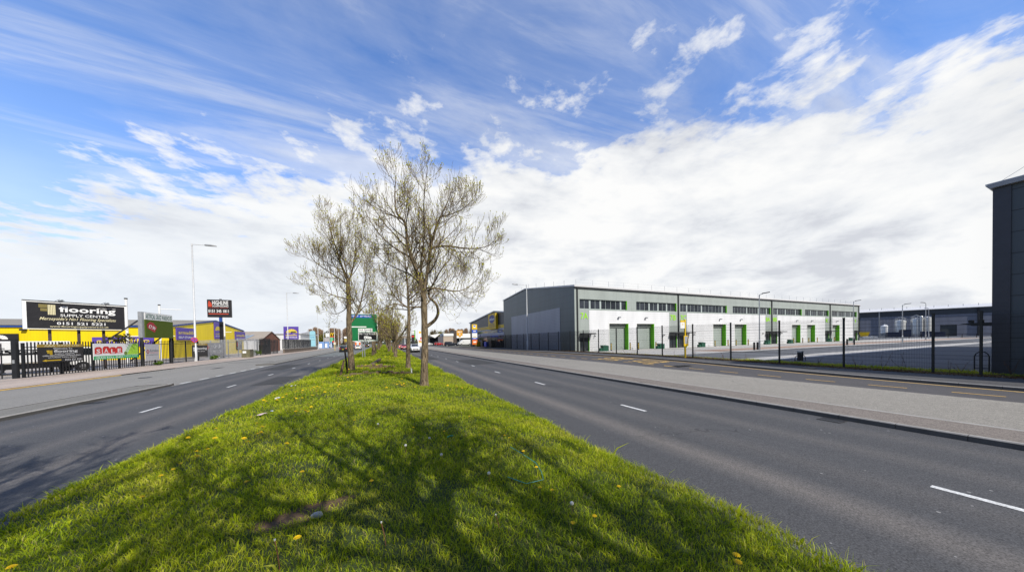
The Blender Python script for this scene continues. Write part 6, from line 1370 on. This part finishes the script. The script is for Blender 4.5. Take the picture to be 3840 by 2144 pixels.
for k in range(9000):
    a = rg.uniform(-1.1, 1.1); dd = rg.uniform(480, 640); x, y = dd*math.sin(a), dd*math.cos(a)
    hh = 6+3*math.sin(x*.021)+2.5*math.sin(x*.06+2)+1.5*math.sin(x*.17); z = rg.uniform(0, max(2, hh)); s = rg.uniform(.8, 2.0)
    A = rg.normal(0, 1, 3); B = rg.normal(0, 1, 3); A *= s/np.linalg.norm(A); B *= s*.8/np.linalg.norm(B); p_ = np.array([x, y, z]); m_.add([p_-A, p_+B, p_+A, p_-B], [(0, 1, 2, 3)]); ti += [float(np.clip(rg.normal(.45, .25), 0, 1))]*4
o = m_.build('treeline', DIST); tag(o, 'low far belt of scrub and trees along the whole horizon', 'trees', kind='stuff')
for nm_, val in (('tint', ti), ('tip', [1.0]*len(ti))): a_ = o.data.attributes.new(nm_, 'FLOAT', 'POINT'); a_.data.foreach_set('value', np.array(val, np.float32))
# low planting bed by the drive-through
# ---- saplings and weeds along the mesh fence
rgw = random.Random(31)
SAPL = flat('dead weed stem', (.13, .085, .05), 1, var=.3); SLF = flat('withered leaf', (.20, .09, .05), 1, var=.3)
spots = [(25.0, 19.2, 1.0), (25.1, 17.6, .9), (24.9, 14.8, .8), (25.0, 13.3, .7), (25.2, 10.4, .9), (25.0, 9.2, .8), (25.1, 7.6, .9), (24.9, 6.6, 1.2), (25.2, 5.9, 1.1), (25.0, 4.6, 1.0), (24.9, 4.2, .8), (25.1, 3.0, 1.1), (24.8, 25, 1.0), (24.8, 31, 1.1), (24.8, 34, .9), (24.85, 38, 1.2)]
where = ['in front of the unit 7C entrance', 'between the bus stop and the wide yard slab', 'near the cycle hoop post', 'just left of the cycle hoop post', 'in the first wide fence bay from the right, far end', 'at the far side of the shadowed yard', 'in the middle of the shadowed yard bay', 'tall, mid bay before the thick fence post', 'leaning, right after the tall one', 'by the last full fence bay', 'short, close to the hoop barrier', 'against the charcoal building', 'below unit 7A', 'at the corner pier of the unit row', 'before the dark gable, nearer one', 'before the dark gable, farther one']
for (x, y, h), wv in zip(spots, where):
    t = thing('sapling', 'thin withered weed stem ' + wv, 'weed', (x, y, .22+.15*sstep(5, 22, y)), rgw.uniform(0, 6), 'withered weeds along the mesh fence')
    q = MB(); lf = MB()
    for k in range(rgw.choice((2, 3, 4))):
        pts = curve_pts(Vector((rgw.uniform(-.1, .1), rgw.uniform(-.1, .1), -.03)), Vector((rgw.uniform(-.5, .5), rgw.uniform(-.5, .5), 1)), h*rgw.uniform(.5, 1.0), 6, rgw, .0, .25); q.tube(pts, [.008-.0008*i for i in range(7)], 4)
        for p_ in pts[2:]:
            for _ in range(2): a = Vector((rgw.uniform(-1, 1), rgw.uniform(-1, 1), rgw.uniform(-.6, .6))).normalized()*.05; b = a.cross(Vector((0, 0, 1)))*.5; lf.add([p_, p_+a*.5+b, p_+a, p_+a*.5-b], [(0, 1, 2, 3)])
    q.build('stem', SAPL, t); lf.build('leaves', SLF, t)
for x, y, s, lab in ((-22.7, 71.5, .9, 'leafy green weed clump at the foot of the galvanised fence by the black gate'), (-23.2, 58.3, .5, 'small green weed clump at the foot of the galvanised fence'), (-23.3, 46.5, .35, 'tiny green weed tuft under the pale diamond board')):
    leafy(thing('weed_clump', lab, 'weed', (x, y, .08)), s*1.3, s, grass_mat('weed green', (.04, .09, .01), (.09, .17, .015), (.16, .25, .03), (.2, .22, .05)), 160, .12*s+.05, 'round', int(x*y) % 97, .0, False)
t = thing('ivy_clump', 'dark leafy ivy clump on top of the palisade fence left of the turf sign', 'ivy', (-24.0, 42.6, 2.5)); leafy(t, 1.1, .8, DIST, 160, .12, 'round', 61, .0, False)
# ================================================================== ON THE MEDIAN
def hz_(x, y): return mz(x, y)
t = thing('timber_edging', 'long decaying timber edging lying across the grass between the first trees', 'timber', (0, 0, 0)); q = MB(); rg = random.Random(8)
for k in range(11):
    x0 = -1.95+k*.305; zc = mz(x0, 17.7); q.box(x0+rg.uniform(-.02, .02), x0+.30+rg.uniform(-.03, .0), 17.6+rg.uniform(-.05, .03), 17.82+rg.uniform(-.03, .05), zc-.08, zc+.14+rg.uniform(-.05, .05), bev=.025)
q.build('board', WOODOLD, t)
t = thing('timber_edging', 'decaying timber edging of broken blocks behind the long one', 'timber', (0, 0, 0)); q = MB()
for k in range(10):
    x0 = -1.75+k*.25; y0_ = 23.5-k*.22; zc = mz(x0, y0_); q.box(x0, x0+.24+rg.uniform(-.05, .02), y0_-.14, y0_+.10+rg.uniform(-.04, .04), zc-.05, zc+.20+rg.uniform(-.06, .06), bev=.03)
for k in range(6):
    x0 = -.9+k*.28; y0_ = 22.0; zc = mz(x0, y0_); q.box(x0, x0+.25, y0_-.2, y0_, zc-.05, zc+.12+rg.uniform(-.04, .06), bev=.03)
q.build('board', WOODOLD, t)
t = thing('loose_plank', 'loose plank lying at an angle behind the broken timber edging', 'plank', (0, 0, 0)); q = MB(); q.add([(-.95, 24.7, mz(-.9, 24.7)+.12), (-.72, 24.6, mz(-.9, 24.7)+.12), (-.2, 28.9, mz(-.3, 29)+.28), (-.4, 29.0, mz(-.3, 29)+.28), (-.95, 24.7, mz(-.9, 24.7)), (-.72, 24.6, mz(-.9, 24.7)), (-.2, 28.9, mz(-.3, 29)+.1), (-.4, 29.0, mz(-.3, 29)+.1)], [(0, 1, 2, 3), (0, 4, 5, 1), (1, 5, 6, 2), (3, 2, 6, 7)]); q.build('plank', WOODOLD, t)
t = thing('wooden_stake', 'dark upright stake beside the left tree trunk', 'stake', (-1.92, 19.4, mz(-1.9, 19.4))); q = MB(); q.tube([(0, 0, -.1), (-.06, 0, .7), (-.12, .02, 1.45)], [.05, .05, .045], 6); q.build('stake', flat('dark stake', (.03, .024, .02), .9), t)
t = thing('wooden_stake', 'short brown board leaning beside the dark stake', 'stake', (-2.15, 18.1, mz(-2.1, 18.1))); q = MB(); q.tube([(0, 0, -.1), (.08, .1, .4), (.18, .25, .85)], [.06, .06, .05], 4); q.build('stake', WOODOLD, t)
t = thing('marker_post', 'tiny white marker post at the right end of the long timber edging', 'post', (1.45, 17.6, mz(1.45, 17.6))); q = MB(); q.tube([(0, 0, -.1), (-.02, 0, .36)], [.035, .035], 6); q.build('post', WHITE, t); q = MB(); q.tube([(0, 0, .0), (.0, 0, .08)], [.04, .04], 6); q.build('foot', BLACK, t)
t = thing('stone', 'pale stone on the bare soil patch in the near grass', 'stone', (-.64, 3.42, mz(-.64, 3.42)+.02)); bm = bmesh.new(); bmesh.ops.create_icosphere(bm, subdivisions=2, radius=.045); rg = random.Random(2)
for v in bm.verts: v.co = Vector((v.co.x*1.2, v.co.y*.9, v.co.z*.7))*(1+rg.uniform(-.15, .15))
q = MB(); q.add([tuple(v.co) for v in bm.verts], [tuple(v.index for v in f.verts) for f in bm.faces]); bm.free(); q.build('stone', flat('pale stone', (.48, .46, .42), .9, var=.2, scale=12), t, 50)
t = thing('plastic_strapping', 'turquoise plastic strapping looped in the grass near the right road edge', 'strapping', (0, 0, 0)); q = MB(); pts = [(1.88, 4.45), (1.93, 4.12), (2.02, 3.82), (1.95, 3.53), (1.84, 3.28), (1.62, 3.32), (1.46, 3.56)]; q.tube([(x, y, mz(x, y)+.055+.02*math.sin(i*2)) for i, (x, y) in enumerate(pts)], .0045, 4); q.build('strap', flat('turquoise plastic', (.02, .30, .28), .4), t)
t = thing('litter', 'green and white scrap beside a dandelion in the grass', 'litter', (1.05, 5.2, mz(1.05, 5.2)+.07), .3); q = MB(); q.tube([(-.06, 0, 0), (0, .01, .01), (.06, 0, 0)], .012, 5); q.build('scrap', flat('green scrap', (.02, .22, .14), .4), t)
for x, y, s, lab, c in ((-3.72, 15.9, .12, 'white paper scrap on the left edge of the grass, farthest one', (.7, .7, .72)), (-3.39, 12.6, .13, 'crumpled white scrap on the left grass edge, middle one', (.72, .7, .68)), (-3.05, 9.9, .16, 'pinkish white wrapper on the left grass edge', (.7, .52, .5)), (-2.9, 10.2, .08, 'small bluish white scrap beside the pinkish wrapper', (.55, .62, .75))):
    t = thing('litter', lab, 'litter', (x, y, mz(x, y)+.06), x*y); q = MB(); rg = random.Random(int(-x*100)); P4 = [[(i*s*.6-s+rg.uniform(-.02, .02), j*s*.4-s*.5, rg.uniform(0, .035)) for i in range(4)] for j in range(3)]
    q.add([p_ for r_ in P4 for p_ in r_], [(j*4+i, j*4+i+1, j*4+5+i, j*4+4+i) for j in range(2) for i in range(3)]); q.build('scrap', flat('scrap %d' % int(-x*100), c, .6), t)
# ---- dandelions
DAND = flat('dandelion yellow', (.95, .62, .0), .7, var=.1, scale=60); STEMM = flat('dandelion stem', (.16, .16, .05), .7); STEMR = flat('reddish stalk', (.20, .08, .05), .7); CLOCK = flat('seed head', (.62, .62, .58), .9, var=.2, scale=50)
def dandelion(lab, x, y, s=1.0, h=.10):
    t = thing('dandelion', lab, 'dandelion', (x, y, mz(x, y)), random.uniform(0, 6), 'yellow dandelions in the median grass')
    q = MB(); q.tube([(0, 0, 0), (.01, 0, h*.6), (.012, .004, h)], .003*s, 4); q.build('stem', STEMM, t)
    q = MB()
    for ring, (r, z, n) in enumerate(((.024, .000, 13), (.018, .006, 11), (.010, .010, 8))):
        for i in range(n):
            a = 2*math.pi*(i+.5*ring)/n; d = .6*math.pi/n; r_ = r*s; q.add([(.012, .004, h+z*s*.5), (.012+r_*math.cos(a-d), .004+r_*math.sin(a-d), h+z*s), (.012+r_*1.08*math.cos(a), .004+r_*1.08*math.sin(a), h+z*s-.001), (.012+r_*math.cos(a+d), .004+r_*math.sin(a+d), h+z*s)], [(0, 1, 2, 3)])
    q.build('flower', DAND, t); return t
big = [(-2.81, 5.58, 'by the left road edge, lower of a trio'), (-2.78, 5.74, 'by the left road edge, middle of a trio'), (-2.79, 5.97, 'by the left road edge, upper of a trio'), (-2.84, 6.45, 'near the left road edge before the leaning blades'), (-2.68, 6.46, 'just right of another at the left road edge'), (-3.3, 8.27, 'alone on the left verge edge further up'), (-1.54, 4.46, 'alone in the left middle of the near grass'), (-2.62, 4.89, 'on the left slope nearest the road shadow'), (-.98, 4.43, 'on a stalk above the bare soil patch, left'), (-.15, 3.8, 'single bright one in the centre of the near grass'), (-1.87, 9.0, 'at the upper edge of the big shadow, left'), (-.62, 7.18, 'just right of a long pale blade in the shadow'), (.99, 5.37, 'beside the green scrap'), (.49, 5.95, 'in a leafy clump at the centre'), (1.92, 4.79, 'by the turquoise strap top'), (1.66, 3.03, 'below the turquoise loop, left of a pair'), (1.77, 2.95, 'below the turquoise loop, right of a pair'), (1.6, 2.32, 'low down toward the right corner of the grass'), (1.89, 2.34, 'right of the low one near the road'), (2.53, 1.39, 'large, nearest the bottom right corner'), (2.58, 1.45, 'large, touching its twin at the bottom right corner'), (-.7, 2.93, 'at the bottom beside a red stalk'), (-2.84, 3.85, 'large, in the bottom left corner'), (2.56, 2.7, 'by the right road edge in the shadow'), (1.7, 6.32, 'right of the centre in the shadow upper part'), (1.1, 7.57, 'high in the shadow near the sunny edge'), (-3.04, 9.26, 'on the left edge beside the wrapper'), (-2.21, 6.99, 'left slope inside the shadow edge'), (1.96, 4.66, 'inside the turquoise strap, upper'), (1.95, 4.08, 'inside the turquoise strap, middle'), (1.88, 3.54, 'inside the turquoise strap, lower')]
for i, (x, y, wv) in enumerate(big): dandelion('yellow dandelion ' + wv, x, y, 1.15 if 19 <= i <= 22 else 1.0, .125)
srcd = dandelion('small yellow dandelion among the patch on the sunny left grass edge', -2.6, 12.2, 1.45, .13); srcd['group'] = 'dandelions scattered in the sunny grass'
rgd = random.Random(17); n_ = 0
clusters = [(-2.6, 12.5, 1.0, 1.6, 34, 'small yellow dandelion among the patch on the sunny left grass edge'), (-2.0, 16.0, .7, 1.6, 14, 'small yellow dandelion among the patch before the long timber edging'), (.55, 12.6, .5, .9, 16, 'small yellow dandelion among the patch left of the nearest trunk'), (-1.9, 9.1, .4, .5, 8, 'small yellow dandelion among the patch at the shadow edge'), (1.2, 33, 1.2, 3.0, 26, 'tiny yellow dandelion among the far patch right of the median centre'), (-.4, 21, 1.2, 2, 12, 'tiny yellow dandelion among the grass round the timber edging'), (2.5, 11, .7, 1.2, 5, 'small yellow dandelion among the grass right of the nearest trunk'), (-2.7, 6.6, .8, 1.2, 9, 'small yellow dandelion among the shaded left slope')]
for cx, cy, sx_, sy_, cnt, lab in clusters:
    for k in range(cnt):
        x = min(ED_R-.3, max(ED_L+.3, rgd.gauss(cx, sx_*.6))); y = rgd.gauss(cy, sy_*.7)
        c = copy_tree(srcd); c.location = (x, y, mz(x, y)); s = rgd.uniform(.85, 1.25)*(1 if y < 18 else 1.5); c.scale = (s, s, s); c.rotation_euler = (rgd.uniform(-.4, .1), rgd.uniform(-.3, .3), rgd.uniform(0, 6)); c['label'] = lab; c['group'] = lab.replace('small yellow dandelion', 'dandelions').replace('tiny yellow dandelion', 'dandelions')
srcd['group'] = clusters[0][5].replace('small yellow dandelion', 'dandelions')
clk = [(.67, 5.07, 'at the centre in the shadow, upper of the pair'), (.28, 4.9, 'left of the upper one at the centre'), (.73, 4.3, 'below the upper pair'), (1.19, 3.54, 'right of the trunk shadow'), (1.78, 2.58, 'inside the bottom of the turquoise loop'), (-.14, 6.55, 'highest, just under the sunny strip')]
for x, y, wv in clk:
    t = thing('dandelion_clock', 'white dandelion seed head ' + wv, 'seed head', (x, y, mz(x, y)), 0, 'white dandelion seed heads'); q = MB(); q.tube([(0, 0, 0), (.01, 0, .08), (.005, 0, .13)], .003, 4); q.build('stem', STEMR, t)
    bm = bmesh.new(); bmesh.ops.create_icosphere(bm, subdivisions=2, radius=.021); q = MB(); q.add([tuple(v.co+Vector((.005, 0, .145))) for v in bm.verts], [tuple(v.index for v in f.verts) for f in bm.faces]); bm.free(); q.build('seed_ball', CLOCK, t)
for x, y, h, wv in ((-.75, 2.72, .26, 'tallest, at the bottom left of the trunk shadow'), (-.02, 2.75, .2, 'with a frayed head at the bottom centre'), (.98, 2.62, .16, 'right of the trunk shadow at the bottom')):
    t = thing('bare_stalk', 'reddish bare dandelion stalk ' + wv, 'stalk', (x, y, mz(x, y)), 0, 'bare reddish stalks'); q = MB(); q.tube([(0, 0, 0), (-.01, 0, h*.5), (-.03, .01, h)], .0035, 5); q.build('stalk', STEMR, t); q = MB(); q.tube([(-.03, .01, h), (-.031, .01, h+.012)], [.006, .008], 6); q.build('head', CLOCK, t)
